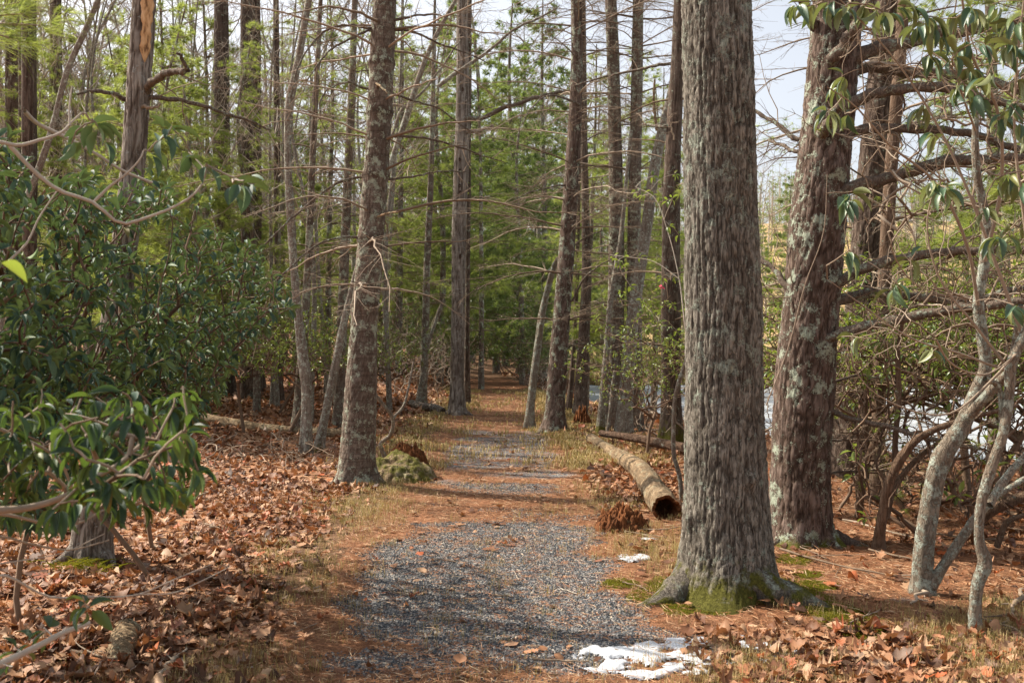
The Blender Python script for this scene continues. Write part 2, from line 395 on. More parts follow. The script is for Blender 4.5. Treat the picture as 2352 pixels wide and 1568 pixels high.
# ------------------------------------------------------------------ leaves and needles
def leaf_tmpl(kind='oval', nsec=5, fold=.25, curl=.2, seed=0):
    r = np.random.default_rng(seed)
    if kind == 'oak':
        t = np.array([0, .10, .22, .30, .42, .52, .64, .72, .84, .92, 1.])
        w_ = np.array([.02, .10, .30, .12, .42, .15, .46, .18, .34, .16, .03])
    elif kind == 'maple':
        t = np.array([0, .08, .25, .40, .55, .75, 1.]); w_ = np.array([.03, .22, .55, .30, .48, .16, .02])
    else:
        t = np.linspace(0, 1, nsec); w_ = np.sin(np.pi*t**.85)**.8*.5 + .015
    zc = curl*(t-.3)**2*1.2*(1 if kind == 'oval' else r.choice([-1, 1]))
    if kind in ('oak', 'maple'): zc = zc+.05*np.sin(t*9+seed)
    V = []
    for a, b, c in zip(t, w_, zc):
        e = fold*b + (.10*r.standard_normal(2) if kind != 'oval' else np.zeros(2))
        if kind == 'oval': V += [[-b, a, -c+fold*b], [0, a, -c], [b, a, -c+fold*b]]
        else: V += [[-b, a+b*.25, c+e[0]*1.0], [0, a, c], [b, a+b*.25, c+e[1]*1.0]]
    V = np.array(V); F = []
    for i in range(len(t)-1):
        for k in (0, 1): F.append([3*i+k, 3*i+k+1, 3*i+4+k, 3*i+3+k])
    return V, np.array(F)
def place(mb, tm, P, Y, Nn, L, wd, rnd=None, mi=0, curlv=None):
    V0, F0 = tm; P = np.asarray(P); n = len(P)
    if n == 0: return
    Y = nrm(Y); X = nrm(np.cross(Y, Nn)); Z = np.cross(X, Y)
    L = np.broadcast_to(L, (n,)); wd = np.broadcast_to(wd, (n,))
    zc = np.ones(n) if curlv is None else curlv
    V = P[:, None]+X[:, None]*(V0[None, :, 0:1]*(L*wd)[:, None, None])+Y[:, None]*(V0[None, :, 1:2]*L[:, None, None])+Z[:, None]*(V0[None, :, 2:3]*(L*zc)[:, None, None])
    F = (F0[None]+(np.arange(n)*len(V0))[:, None, None]).reshape(-1, F0.shape[1])
    if rnd is None: rnd = rng.random(n)
    kw = dict(F4=F) if F0.shape[1] == 4 else dict(F3=F)
    mb.add(V, rnd=np.repeat(rnd, len(V0)), mi=mi, **kw)
def needles(mb, P, D, L, k, wd, spread=.8, mi=0, rnd=None):
    """tufts: P (n,3) origins, D (n,3) axis"""
    n = len(P)
    if n == 0: return
    D = nrm(D)[:, None]+spread*rng.normal(size=(n, k, 3))*np.array([1, 1, .8]); D = nrm(D)
    LL = L*(.7+.5*rng.random((n, k, 1)))
    side = nrm(np.cross(D, rng.normal(size=(n, k, 3))))*wd
    a = P[:, None]-side*.5+0*D; b = P[:, None]+side*.5+0*D; c = P[:, None]+D*LL; c[..., 2] -= .12*LL[..., 0]
    V = np.stack([a, b, c], 2).reshape(-1, 3)
    if rnd is None: rnd = rng.random(n)*.8
    rr = np.repeat((rnd[:, None]+.2*rng.random((n, k))).ravel(), 3)
    mb.add(V, F3=np.arange(n*k*3).reshape(-1, 3), rnd=rr, mi=mi)

# ------------------------------------------------------------------ growth of shrubs: tips joined back to stems
def grow(roots, tips, up=.25, jit=.06, npt=7, lead=.3):
    """returns polylines (B,npt,3), radii index counts, tip directions"""
    N_ = [np.asarray(r, float) for r in roots]; par = [-1]*len(N_); dl = [0.]*len(N_)
    nodes = np.zeros((len(tips)*(npt-1)+len(N_), 3)); dep = np.zeros(len(nodes)); parent = -np.ones(len(nodes), int); cnt = np.zeros(len(nodes))
    nodes[:len(N_)] = N_; m = len(N_)
    tips = np.asarray(tips); rts = nodes[:m].copy()
    order = np.argsort(np.min(np.linalg.norm(tips[:, None]-rts[None], axis=2), axis=1)+.05*rng.random(len(tips)))
    segs = []
    for ti in order:
        T = tips[ti]
        d = np.linalg.norm(nodes[:m]-T, axis=1)
        j = int(np.argmin(d+lead*dep[:m]+.02*rng.random(m)))
        A = nodes[j]; dist = d[j]
        u = np.linspace(0, 1, npt)[:, None]
        mid = (A+T)/2; mid = mid+np.array([0, 0, up*dist*.5])+rng.normal(size=3)*jit*dist*1.5
        Pp = (1-u)**2*A+2*u*(1-u)*mid+u*u*T
        Pp[1:-1] += rng.normal(size=(npt-2, 3))*jit*dist*.35
        ids = [j]
        for k in range(1, npt):
            nodes[m] = Pp[k]; parent[m] = ids[-1]; dep[m] = dep[ids[-1]]+dist/(npt-1); ids.append(m); m += 1
        segs.append(ids)
    for ids in segs:
        i = ids[-1]
        while i >= 0: cnt[i] += 1; i = parent[i]
    ids = np.array(segs)
    tip_dir = np.zeros((len(tips), 3)); tip_dir[order] = nodes[ids[:, -1]]-nodes[ids[:, -2]]
    c = cnt[ids]; c[:, 0] = np.minimum(cnt[ids[:, 0]], cnt[ids[:, 1]]*1.6)
    return nodes[ids], c, nrm(tip_dir)

def whorls_leaves(tips, tdir, per, L, wd, tm, droop=.35, spread=1.0, up=(0, 0, 1)):
    """positions, directions and normals of leaves round each tip"""
    n = len(tips); k = per
    a = rng.random((n, 1))*6.28+np.arange(k)[None]/k*6.28+rng.normal(size=(n, k))*.35
    T = nrm(tdir)[:, None]; ref = np.array([0.13, .2, 1.]); A = nrm(np.cross(T, ref)); B = np.cross(T, A)
    D = T*(.35+.5*rng.random((n, k, 1)))+spread*(np.cos(a)[..., None]*A+np.sin(a)[..., None]*B)
    D[..., 2] -= droop*(.4+rng.random((n, k))*1.2)
    D = nrm(D); Pp = tips[:, None]-T*(rng.random((n, k, 1))*.45*L)+D*.012
    Nn = np.broadcast_to(np.array(up, float), D.shape)+rng.normal(size=D.shape)*.35
    LL = L*(.65+.5*rng.random((n, k)))
    return Pp.reshape(-1, 3), D.reshape(-1, 3), Nn.reshape(-1, 3), LL.ravel()

# =================================================================== GROUND, PATH, WATER
def axis_grid():
    xs = [0.]
    dx = .11
    while xs[-1] < 420: xs.append(xs[-1]+max(dx, .035*(xs[-1]-6)))
    xn = [0.]
    while xn[-1] > -420: xn.append(xn[-1]-max(dx, .035*(-xn[-1]-6)))
    xs = np.array(xn[::-1][:-1]+xs)
    ys = [3.2]
    while ys[-1] < 620: ys.append(ys[-1]*1.0175)
    yn = [3.2]
    while yn[-1] > -60: yn.append(yn[-1]-max(.2, .12*(3.2-yn[-1])))
    return xs, np.array(yn[::-1][:-1]+ys)
gx, gy = axis_grid(); GX, GY = np.meshgrid(gx, gy)
GZ = ground_z(GX, GY)
rr_ = np.abs(GX-path_c(GY)); ph_ = path_half(GX, GY)
onpath = (rr_ < ph_)
def gravel_amt(x, y):
    r = np.abs(x-path_c(y))/.98
    prof = np.interp(y, [0, 4.3, 4.7, 5.1, 5.6, 6.6, 7.6, 8.3, 9.3, 10.4, 12, 14.5, 16, 17.2, 60], [.35, .30, .44, .80, .92, .92, .66, .18, .30, .50, .72, .86, .80, .10, .0])
    return prof*(1-ss(.55, 1.15, r)) + 1.5*(n2(x*.8, y*1.9, 1.5, 5, 9.)-.5)
GR = gravel_amt(GX, GY)
right = ss(.8, 1.3, GX-path_c(GY))
def litter_amt(x, y):
    c = path_c(y); L_ = ss(-.75-.35*ss(4.5, 6, y), -1.5-.35*ss(4.5, 6, y), x-c)
    R_ = ss(.9, 1.3, x-c)*((1-ss(4.6, 5.2, y)) + ss(8.2, 9, y)*(1-ss(16, 19, y))*(1-ss(1.9, 2.8, x)) + .07*ss(4.6, 5.2, y)+.16*ss(2.4, 4., x))
    return np.clip(np.maximum(L_, R_), 0, 1)
LT = litter_amt(GX, GY)
MOSS_SPOTS = [(1560, 1345, .20), (1490, 1370, .16), (1610, 1365, .2), (1700, 1362, .16), (1560, 1400, .12), (1640, 1400, .12), (1800, 1350, .22), (1850, 1380, .2), (1900, 1400, .22), (1950, 1425, .2), (2000, 1455, .16),
              (1820, 1285, .16), (1880, 1345, .12), (1850, 1320, .12), (1420, 1340, .12), (760, 1115, .18), (800, 1118, .15), (880, 1090, .2), (1270, 992, .3), (1215, 985, .2), (540, 925, .4), (585, 915, .4), (470, 950, .4)]
mp = []
for (a, b, c) in MOSS_SPOTS:
    d = hit(a, b); mp.append(((a-1176)/FX*d, d, c*1.0))
def moss_amt(x, y):
    m = np.zeros(np.shape(x))
    for (a, b, c) in mp: m = np.maximum(m, np.exp(-((x-a)**2+((y-b)*.9)**2)/(c*c)))
    return m
MO = moss_amt(GX, GY)
MA = np.maximum(ss(46, 50, GY)*ss(0, 4, GX), .3*ss(60, 90, GY))
NDL = np.clip(.9*(rr_ < ph_+.25)+ss(.9, 1.1, GX)*.95*(1-LT*.7)+.25*ss(18, 25, GY)*(rr_ < 3), 0, 1)*(1-ss(30, 50, GY))
ny, nx = GX.shape
I = (np.arange(ny-1)[:, None]*nx+np.arange(nx-1)[None]); Q = np.stack([I, I+1, I+nx+1, I+nx], -1)
pm = onpath[:-1, :-1] & (GY[:-1, :-1] < 60) & (GY[:-1, :-1] > -30)
def sheet(name, mask):
    q = Q[mask]; used, inv = np.unique(q, return_inverse=True); q = inv.reshape(-1, 4)
    V = np.stack([GX.ravel()[used], GY.ravel()[used], GZ.ravel()[used]], 1)
    mb = MB(); mb.add(V, F4=q)
    ex = {k: v.ravel()[used] for k, v in (('litter', LT), ('gravel', np.clip(GR, -1, 1.5)), ('mossy', MO), ('needles', NDL), ('marsh', MA))}
    return link(name, mb.mesh(name, M['ground'], extra=ex), kind='structure')
sheet('ground', ~pm); sheet('path', pm)
wv = []; mb = MB()
mb.add([[0, -60, WATER], [300, -60, WATER], [300, 90, WATER], [0, 90, WATER]], F4=[[0, 1, 2, 3]])
link('pond_water', mb.mesh('pond_water', M['water'], smooth=False), kind='structure')

# =================================================================== MEASURED TREES
def tree_from(name, label, cat, pix, mat, H=12., depth=None, group=None, lean_d=0., **kw):
    """pix: [(px,py,width_px)...] from the ground up"""
    d = depth or hit(pix[0][0], pix[0][1]-4)
    pts = np.array([W(a, b, d) for a, b, c in pix]); rad = np.array([c/FX*d/2 for a, b, c in pix])
    pts[:, 1] += lean_d*(pts[:, 2]-pts[0, 2])
    gz = float(ground_z(pts[0, 0], pts[0, 1]))
    base = pts[0].copy(); base[2] = gz-.12
    if pts[0, 2] < gz+.15: pts[0] = base
    else: pts = np.vstack([base, pts]); rad = np.r_[rad[0], rad]
    if pts[-1, 2] < H:
        dr = pts[-1]-pts[-2]; dr = dr/dr[2]; hh = H-pts[-1, 2]
        pts = np.vstack([pts, pts[-1]+dr*hh*.5, pts[-1]+dr*hh]); rad = np.r_[rad, rad[-1]*.8, rad[-1]*.5]
    t = thing(name, label, cat, tuple(base), group)
    mb = trunk(pts, rad, **kw)
    part('trunk', mb, M[mat], t)
    t['_h'] = 0; del t['_h']
    return t, pts, rad, d

def at_z(pts, rad, z):
    return np.array([np.interp(z, pts[:, 2], pts[:, i]) for i in range(3)]), float(np.interp(z, pts[:, 2], rad))

def dead_branch(mb, p0, az, L, el, r0, droop=.25, twigs=1., rs=None, mi=0, hook=0., curve=None, tuft=None):
    """one bare pine branch with its side twigs (all one piece of growth)"""
    n = 10; u = np.linspace(0, 1, n)
    if curve is None:
        h = np.array([math.cos(az), math.sin(az), 0]); sd = np.array([-h[1], h[0], 0])
        wob = np.cumsum(rng.normal(size=n))*.012*L
        P = p0+h[None]*(L*u)[:, None]+sd[None]*wob[:, None]
        P[:, 2] += el*L*u - droop*L*u**2 + hook*L*np.maximum(u-.75, 0)**1.5 + np.cumsum(rng.normal(size=n))*.006*L
    else: P = smooth_curve(curve, n); L = np.linalg.norm(np.diff(P, axis=0), axis=1).sum()
    rd = r0*(1-.85*u)+.0012
    tubes(mb, P, rd, 4, mi=mi)
    ends = []
    K = int(L*9*twigs)
    if K:
        uu = np.sort(rng.random(K)*.88+.1); tw = []; rw = []; t2 = []; r2 = []
        for q, s_ in enumerate(uu):
            b = np.array([np.interp(s_, u, P[:, i]) for i in range(3)]); T = P[min(int(s_*n)+1, n-1)]-P[int(s_*n)-1 if int(s_*n) else 0]; T = T/np.linalg.norm(T)
            sdv = np.cross(T, [0, 0, 1.])*(1 if rng.random() < .5 else -1)
            D = T*.7+sdv*(.5+.5*rng.random())+np.array([0, 0, rng.normal()*.3]); D /= np.linalg.norm(D)
            l = L*(.12+.34*rng.random())*(1.1-s_)+.08; l = min(l, .9)
            v = np.linspace(0, 1, 6)[:, None]; c = b+D*l*v+np.array([0, 0, 1])*(-.12+.2*rng.random())*l*v**2+T*.35*l*v**2*rng.random()
            c[1:] += rng.normal(size=(5, 3))*.018*l
            tw.append(c); rw.append(np.interp(v[:, 0], [0, 1], [max(r0*.33*(1-s_*.5), .0022), .0011])); ends.append((c[-1], D))
            for z_ in range(rng.integers(1, 5)):
                f = .2+.7*rng.random(); bb = c[int(f*5)]; D2 = nrm(D+rng.normal(size=3)*.7); l2 = l*.4*rng.random()+.03
                v4 = np.linspace(0, 1, 6)[:, None]; c2 = bb+D2*l2*v4+rng.normal(size=3)*.15*l2*v4**2
                t2.append(c2); r2.append(np.linspace(.0017, .0009, 6)); ends.append((c2[-1], D2))
        tubes(mb, np.array(tw)[:, [0, 1, 3, 5]], np.array(rw)[:, [0, 1, 3, 5]], 3, mi=mi); tubes(mb, np.array(t2)[:, [0, 2, 5]], np.array(r2)[:, [0, 2, 5]], 3, mi=mi)
    return P, ends

def add_whorls(t, pts, rad, zs, Lr=(.8, 2.2), per=(3, 6), r0=.012, el=(.05, .35), droop=(.1, .5), twigs=1., green=0., mat='twig'):
    for z in zs:
        p, r = at_z(pts, rad, z); a0 = rng.random()*6.28; k = rng.integers(*per)
        for i in range(k):
            mb = MB(); az = a0+i/k*6.28+rng.normal()*.25; L = rng.uniform(*Lr)
            pp = p+np.array([math.cos(az), math.sin(az), 0])*r*.8+np.array([0, 0, rng.normal()*.02])
            P, ends = dead_branch(mb, pp, az, L, rng.uniform(*el), r0*rng.uniform(.7, 1.3), rng.uniform(*droop), twigs, hook=rng.uniform(-.4, .8))
            if green and rng.random() < green:
                E = np.array([e[0] for e in ends if rng.random() < .8]); D = np.array([e[1] for e in ends])[:len(E)]
                if len(E): needles(mb, E, D, .085, 22, .0028, mi=1)
            b = part('branch', mb, [M[mat], M['needle']], t)

TR = {}
# the big poplar
T1 = tree_from('tulip_poplar_tree', 'thickest tree, pale furrowed grey bark and mossy flared base, beside the snow patch', 'tree',
    [(1663, 1362, 236), (1666, 1300, 216), (1667, 1200, 196), (1664, 1000, 178), (1661, 700, 168), (1655, 500, 163), (1650, 250, 160), (1646, 0, 157)], 'poplar', 13,
    ns=220, dz=.023, amp=.016, spacing=.030, stretch=.085, flare=.55, flare_h=.10, moss_h=.27, moss_side=None, seed=1, plate=.6, wobble=1.0, lobes=4, zcoarse=4.2,
    bumps=[(-1.15, .76, .035, .045, .16), (-2.7, .50, .035, .09, .2), (-1.85, 1.62, .015, .02, .06), (-1.45, 1.32, .012, .02, .05)])
T2 = tree_from('white_pine_tree', 'broad dark pine with lichen blotches and thick limbs sweeping out over the pond', 'tree',
    [(1833, 1246, 168), (1835, 1200, 142), (1838, 1080, 132), (1846, 900, 131), (1862, 700, 124), (1880, 480, 122), (1900, 300, 116), (1915, 120, 110), (1924, 0, 108)], 'pine', 14,
    ns=140, dz=.032, amp=.015, spacing=.045, stretch=.22, flare=.42, flare_h=.10, moss_h=.11, seed=2, plate=.7, lobes=5, zcoarse=4.8,
    bumps=[(-1.2, 2.05, .03, .07, .3), (-1.0, 1.55, .03, .06, .3), (-1.3, 2.95, .03, .07, .4)])
T3 = tree_from('white_pine_tree', 'dark furrowed pine just behind the broad lichened pine, its base leaning outward', 'tree',
    [(1945, 1098, 112), (1950, 1040, 102), (1968, 850, 84), (1985, 640, 70), (1998, 450, 64), (2018, 250, 62), (2040, 50, 60)], 'pine_dark', 14,
    ns=90, dz=.045, amp=.014, spacing=.05, stretch=.2, flare=.1, seed=3, plate=.6, moss_h=.05)
T3b = tree_from('pine_tree', 'slim reddish pine stem rising straight beside the furrowed pine over the pond', 'tree',
    [(2012, 1160, 36), (2016, 1050, 31), (2022, 800, 30), (2034, 600, 29), (2046, 400, 29), (2062, 200, 27), (2076, 0, 26)], 'brown', 12, ns=40, dz=.04, amp=.005, spacing=.03, seed=4, flare=.2, flare_h=.1)
T4 = tree_from('pine_tree', 'dark mossy trunk standing between the pale leaning sapling and the thickest tree', 'tree',
    [(1541, 1030, 58), (1541, 950, 48), (1541, 700, 45), (1541, 560, 42), (1543, 430, 38), (1548, 300, 35), (1556, 150, 30), (1562, 0, 28)], 'pine_dark', 12, ns=48, dz=.06, amp=.008, seed=5, moss_h=.5, plate=.4)
T5 = tree_from('leaning_sapling', 'pale grey sapling crossing in front of the slim pines towards the thickest tree', 'tree',
    [(1432, 1002, 46), (1435, 960, 38), (1446, 800, 31), (1461, 675, 29), (1474, 590, 27), (1488, 500, 26), (1508, 360, 25), (1524, 290, 24), (1543, 215, 22), (1560, 120, 20), (1575, 20, 18)], 'grey', 9, ns=40, dz=.05, amp=.003, seed=6, flare=.25)
T6 = tree_from('pine_tree', 'straight ringed pine second from the path edge beside the pond', 'tree',
    [(1407, 992, 46), (1408, 940, 40), (1413, 780, 38), (1416, 620, 37), (1415, 460, 33), (1412, 280, 30), (1408, 130, 28), (1403, 0, 27)], 'young', 13, ns=48, dz=.06, amp=.006, spacing=.03, seed=7, plate=.5, flare=.25)
T7 = tree_from('pine_tree', 'straight pine behind the pale leaning sapling, farthest from the path of its trio', 'tree',
    [(1457, 992, 38), (1458, 940, 36), (1457, 750, 34), (1457, 500, 30), (1461, 300, 27), (1466, 0, 25)], 'young', 13, ns=44, dz=.07, amp=.006, spacing=.03, seed=8, plate=.4)
T8 = tree_from('thin_sapling', 'thin mossy stem beside the log end, leaning behind the straight ringed pine', 'tree',
    [(1377, 1002, 20), (1383, 920, 15), (1392, 820, 14), (1402, 690, 13), (1424, 560, 11), (1437, 430, 9), (1450, 300, 8)], 'grey', 5, ns=20, dz=.08, amp=.002, seed=9, moss_h=.3)
T9 = tree_from('pine_tree', 'straight lichened pine standing alone at the path edge on the pond side', 'tree',
    [(1272, 996, 68), (1274, 960, 50), (1280, 860, 43), (1292, 700, 39), (1303, 560, 36), (1313, 400, 33), (1322, 250, 29), (1325, 100, 26), (1324, 0, 25)], 'pine', 13, ns=64, dz=.05, amp=.009, spacing=.035, seed=10, plate=.4, flare=.35, flare_h=.12, moss_h=.06)
T10 = tree_from('leaning_sapling', 'pale mottled sapling leaning against the lone path-edge pine', 'tree',
    [(1215, 987, 30), (1217, 950, 21), (1227, 860, 19), (1236, 790, 17), (1249, 700, 16), (1266, 640, 11), (1283, 590, 8)], 'pale', 3.05, ns=28, dz=.05, amp=.003, seed=11, flare=.5, flare_h=.08, moss_h=.05)
T11 = tree_from('pine_tree', 'dark pine at the water edge with a broken stump at its foot', 'tree',
    [(1330, 955, 32), (1334, 900, 29), (1342, 760, 26), (1347, 640, 22), (1345, 500, 18), (1341, 300, 16), (1338, 0, 14)], 'pine_dark', 12, depth=19.5, ns=48, dz=.06, amp=.006, seed=12)
T12 = tree_from('pine_tree', 'very thin dark stem between the lone path-edge pine and the water', 'tree',
    [(1305, 945, 14), (1312, 880, 12), (1320, 760, 10), (1326, 600, 9), (1330, 400, 8)], 'pine_dark', 8, depth=21, ns=20, dz=.1, amp=.003, seed=13)
# left side
L1 = tree_from('pine_tree', 'tall lichened pine on the leaf litter beside the mossy mound by the path', 'tree',
    [(816, 1114, 108), (819, 1080, 86), (825, 980, 76), (830, 880, 70), (838, 720, 60), (849, 600, 60), (857, 480, 57), (867, 350, 57), (873, 240, 56), (878, 120, 54), (884, 0, 53)], 'young', 12,
    ns=100, dz=.035, amp=.011, spacing=.032, stretch=.25, flare=.45, flare_h=.11, seed=14, plate=.6, moss_h=.05, zcoarse=5.5,
    whorls=(2.0, 2.75, 3.45, 4.15, 4.7), bumps=[(-1.9, 1.05, .02, .25, .4)])
L2 = tree_from('crooked_sapling', 'crooked grey sapling with a kink near its base, second stem in from the laurel', 'tree',
    [(703, 1050, 30), (704, 980, 25), (705, 890, 25), (697, 832, 26), (689, 763, 20), (681, 690, 19), (675, 612, 18), (667, 487, 19), (661, 300, 17), (664, 244, 20), (683, 150, 17), (697, 70, 15), (709, 0, 15)], 'grey', 8, ns=40, dz=.04, amp=.003, seed=15)
L3 = tree_from('leaning_sapling', 'pale sapling leaning behind the tall lichened pine and showing again above its far side', 'tree',
    [(729, 1062, 26), (736, 1010, 20), (748, 950, 19), (760, 890, 19), (771, 837, 19), (785, 763, 18), (803, 687, 16), (850, 520, 15), (898, 375, 14), (923, 300, 14), (953, 206, 13), (979, 131, 12), (1005, 75, 11), (1047, 0, 9)], 'grey', 7, ns=36, dz=.04, amp=.002, seed=16, depth=12.8, moss_h=.15)
L4 = tree_from('dead_tree', 'dead lichened trunk rising through the laurel with a stripped tan patch near the top', 'tree',
    [(204, 1318, 104), (210, 1250, 88), (222, 1120, 78), (245, 900, 68), (270, 700, 60), (292, 520, 54), (308, 350, 52), (318, 200, 51), (328, 60, 51), (331, 0, 50)], 'snag', 4.6,
    ns=90, dz=.03, amp=.012, spacing=.035, stretch=.12, flare=.12, seed=17, plate=.3, depth=6.3)
L5 = tree_from('leaning_sapling', 'slim dark sapling leaning across behind the laurel next to the dead trunk', 'tree',
    [(20, 560, 16), (94, 375, 15), (124, 281, 14), (140, 215, 13), (157, 150, 14), (195, 75, 13), (225, 0, 12)], 'grey', 6.5, ns=28, dz=.06, amp=.002, seed=18, depth=11)
L6 = tree_from('dead_tree', 'dead pine snag with flaking white bark and woodpecker holes beside the far path', 'tree',
    [(1050, 956, 52), (1050, 935, 40), (1050, 880, 33), (1052, 760, 31), (1053, 640, 31), (1055, 500, 33), (1060, 350, 33), (1063, 200, 30), (1062, 80, 27), (1061, 10, 24)], 'snag', 10.5,
    ns=56, dz=.06, amp=.014, spacing=.06, stretch=.1, seed=19, plate=.5, flare=.25, flare_h=.15)
L7 = tree_from('pine_tree', 'brown slender pine rising behind the crooked grey sapling', 'tree',
    [(683, 992, 24), (688, 900, 22), (698, 760, 20), (708, 600, 17), (714, 450, 15), (719, 340, 14), (727, 190, 12), (735, 30, 10)], 'young', 9, ns=36, dz=.06, amp=.003, seed=20, whorls=(2.0, 2.9, 3.6, 4.4, 5.2))
L8 = tree_from('pine_tree', 'pale brown pine half hidden behind the tall lichened pine', 'tree',
    [(775, 985, 26), (780, 900, 24), (790, 620, 22), (797, 450, 20), (806, 250, 17), (813, 60, 14)], 'young', 10, ns=40, dz=.06, amp=.004, seed=21)
L9 = tree_from('pine_tree', 'slender pine with peeling bark just short of the white-barked snag', 'tree',
    [(968, 936, 22), (972, 880, 19), (977, 760, 17), (981, 600, 16), (988, 450, 14), (994, 250, 11), (997, 100, 9)], 'young', 10, ns=36, dz=.07, amp=.004, seed=22)
L10 = tree_from('crooked_sapling', 'grey forked sapling bending at the foot of the slender peeling pine', 'tree',
    [(960, 940, 14), (964, 900, 12), (975, 850, 12), (981, 800, 9), (1000, 740, 8), (1018, 690, 6)], 'grey', 2.6, ns=20, dz=.06, amp=.002, seed=23)

# whorled dead limbs on the young pines
def zpx(py, d): return EYE-(py-784)/FX*d
for (tt, pys, kw) in [
    (L1, (-100, 60, 120, 240, 315, 405, 490, 555, 660), dict(Lr=(.9, 2.4), r0=.014, per=(3, 5))),
    (L7, (30, 100, 190, 260, 340, 410, 490, 570, 650), dict(Lr=(.5, 1.5), r0=.009, green=.2)),
    (L8, (60, 160, 250, 330, 420, 500, 590, 690), dict(Lr=(.5, 1.6), r0=.010, green=.3)),
    (L9, (60, 160, 250, 330, 400, 480, 560, 650), dict(Lr=(.6, 1.6), r0=.010, green=.5)),
    (T6, (-60, 60, 130, 215, 285, 375, 460, 560, 640, 740), dict(Lr=(.5, 1.8), r0=.011, per=(3, 5))),
    (T7, (-60, 0, 50, 90, 130, 215, 285, 390, 490, 590, 700), dict(Lr=(.6, 2.6), r0=.011, per=(4, 6), twigs=1.5)),
    (T9, (-80, -10, 50, 90, 130, 215, 260, 300, 370, 450, 530, 640, 740), dict(Lr=(.9, 3.0), r0=.013, per=(4, 6), twigs=1.5)),
    (T11, (20, 120, 220, 310, 400, 500, 600, 700, 800, 860), dict(Lr=(.6, 2.2), r0=.011, per=(3, 5))),
    (T12, (420, 520, 620, 720, 820), dict(Lr=(.4, 1.0), r0=.007, per=(2, 4))),
    (T4, (20, 120, 220, 330, 430, 620, 740, 800, 870), dict(Lr=(.6, 2.0), r0=.012, per=(2, 4))),
    (T3, (60, 180, 300, 420, 520, 640, 740, 860, 960), dict(Lr=(1.0, 2.6), r0=.016, per=(4, 6), green=.25)),
    (T3b, (100, 300, 480, 620, 760, 900, 1000), dict(Lr=(.5, 1.6), r0=.009, per=(2, 4)))]:
    t, p_, r_, d_ = tt
    add_whorls(t, p_, r_, [zpx(b+rng.normal()*6, d_) for b in pys], **kw)

# limbs one can single out, as measured
def limb(tt, pix, d0, d1, r0, r1=None, mat='limb', twigs=.8, green=0., sides=10):
    t = tt[0]; n = len(pix)
    seg = np.r_[0, np.cumsum(np.hypot(*np.diff(np.array(pix, float), axis=0).T))]; u = seg/seg[-1]
    cv = np.array([W(a, b, d0+(d1-d0)*k) for (a, b), k in zip(pix, u)])
    c0, r0_ = at_z(tt[1], tt[2], cv[0][2])
    if np.linalg.norm(c0[:2]-cv[0][:2]) < r0_*2.5: cv = np.vstack([c0*.8+cv[0]*.2, cv]) if np.linalg.norm(c0-cv[0]) > .02 else cv
    mb = MB(); Q_ = smooth_curve(cv, 26); Q_[1:] += np.cumsum(rng.normal(size=(25, 3)), 0)*.0035+rng.normal(size=(25, 3))*r0*.12; L = np.linalg.norm(np.diff(Q_, axis=0), axis=1).sum()
    rr = np.linspace(r0, r1 if r1 else r0*.35, 26)*(1+.09*rng.normal(size=26)); rr[-1] *= .15; tubes(mb, Q_, rr, sides, rnd=.5, rid=.7); m2 = MB()
    ends = []
    K = int(L*6*twigs); tw = []; rw = []; t2 = []; r2 = []
    for q in range(K):
        s_ = .1+.9*rng.random(); i = min(int(s_*25), 24); T = nrm(Q_[i+1]-Q_[i]); sd = nrm(np.cross(T, rng.normal(size=3)))
        D = nrm(T*.6+sd+np.array([0, 0, .1])); l = .15+.75*rng.random()*(1.1-.6*s_)
        v = np.linspace(0, 1, 7)[:, None]; c = Q_[i]+D*l*v+T*.4*l*v**2+np.array([0, 0, rng.normal()*.15])*l*v**2; c[1:] += rng.normal(size=(6, 3))*.02*l
        tw.append(c); rw.append(np.linspace(.0055, .0012, 7)); ends.append((c[-1], D))
        for z_ in range(4):
            f = int(1+rng.random()*5); D2 = nrm(D+rng.normal(size=3)*.6); l2 = l*.45*rng.random()+.04; c2 = c[f]+D2*l2*v; c2[1:] += rng.normal(size=(6, 3))*.03*l2
            t2.append(c2); r2.append(np.linspace(.0024, .001, 7)); ends.append((c2[-1], D2))
    if tw: tubes(m2, np.array(tw), np.array(rw), 3, mi=0); tubes(m2, np.array(t2)[:, [0, 2, 4, 6]], np.array(r2)[:, [0, 2, 4, 6]], 3, mi=0)
    if green and ends:
        k = [e for e in ends if rng.random() < green]
        needles(m2, np.array([e[0] for e in k]), np.array([e[1] for e in k]), .085, 24, .0025, mi=1)
    br = part('branch', mb, M[mat], t)
    if tw: link('twigs', m2.mesh('twigs', [M['twig'], M['needle']], org=tuple(t.location)), br, kind='stuff')
    return br
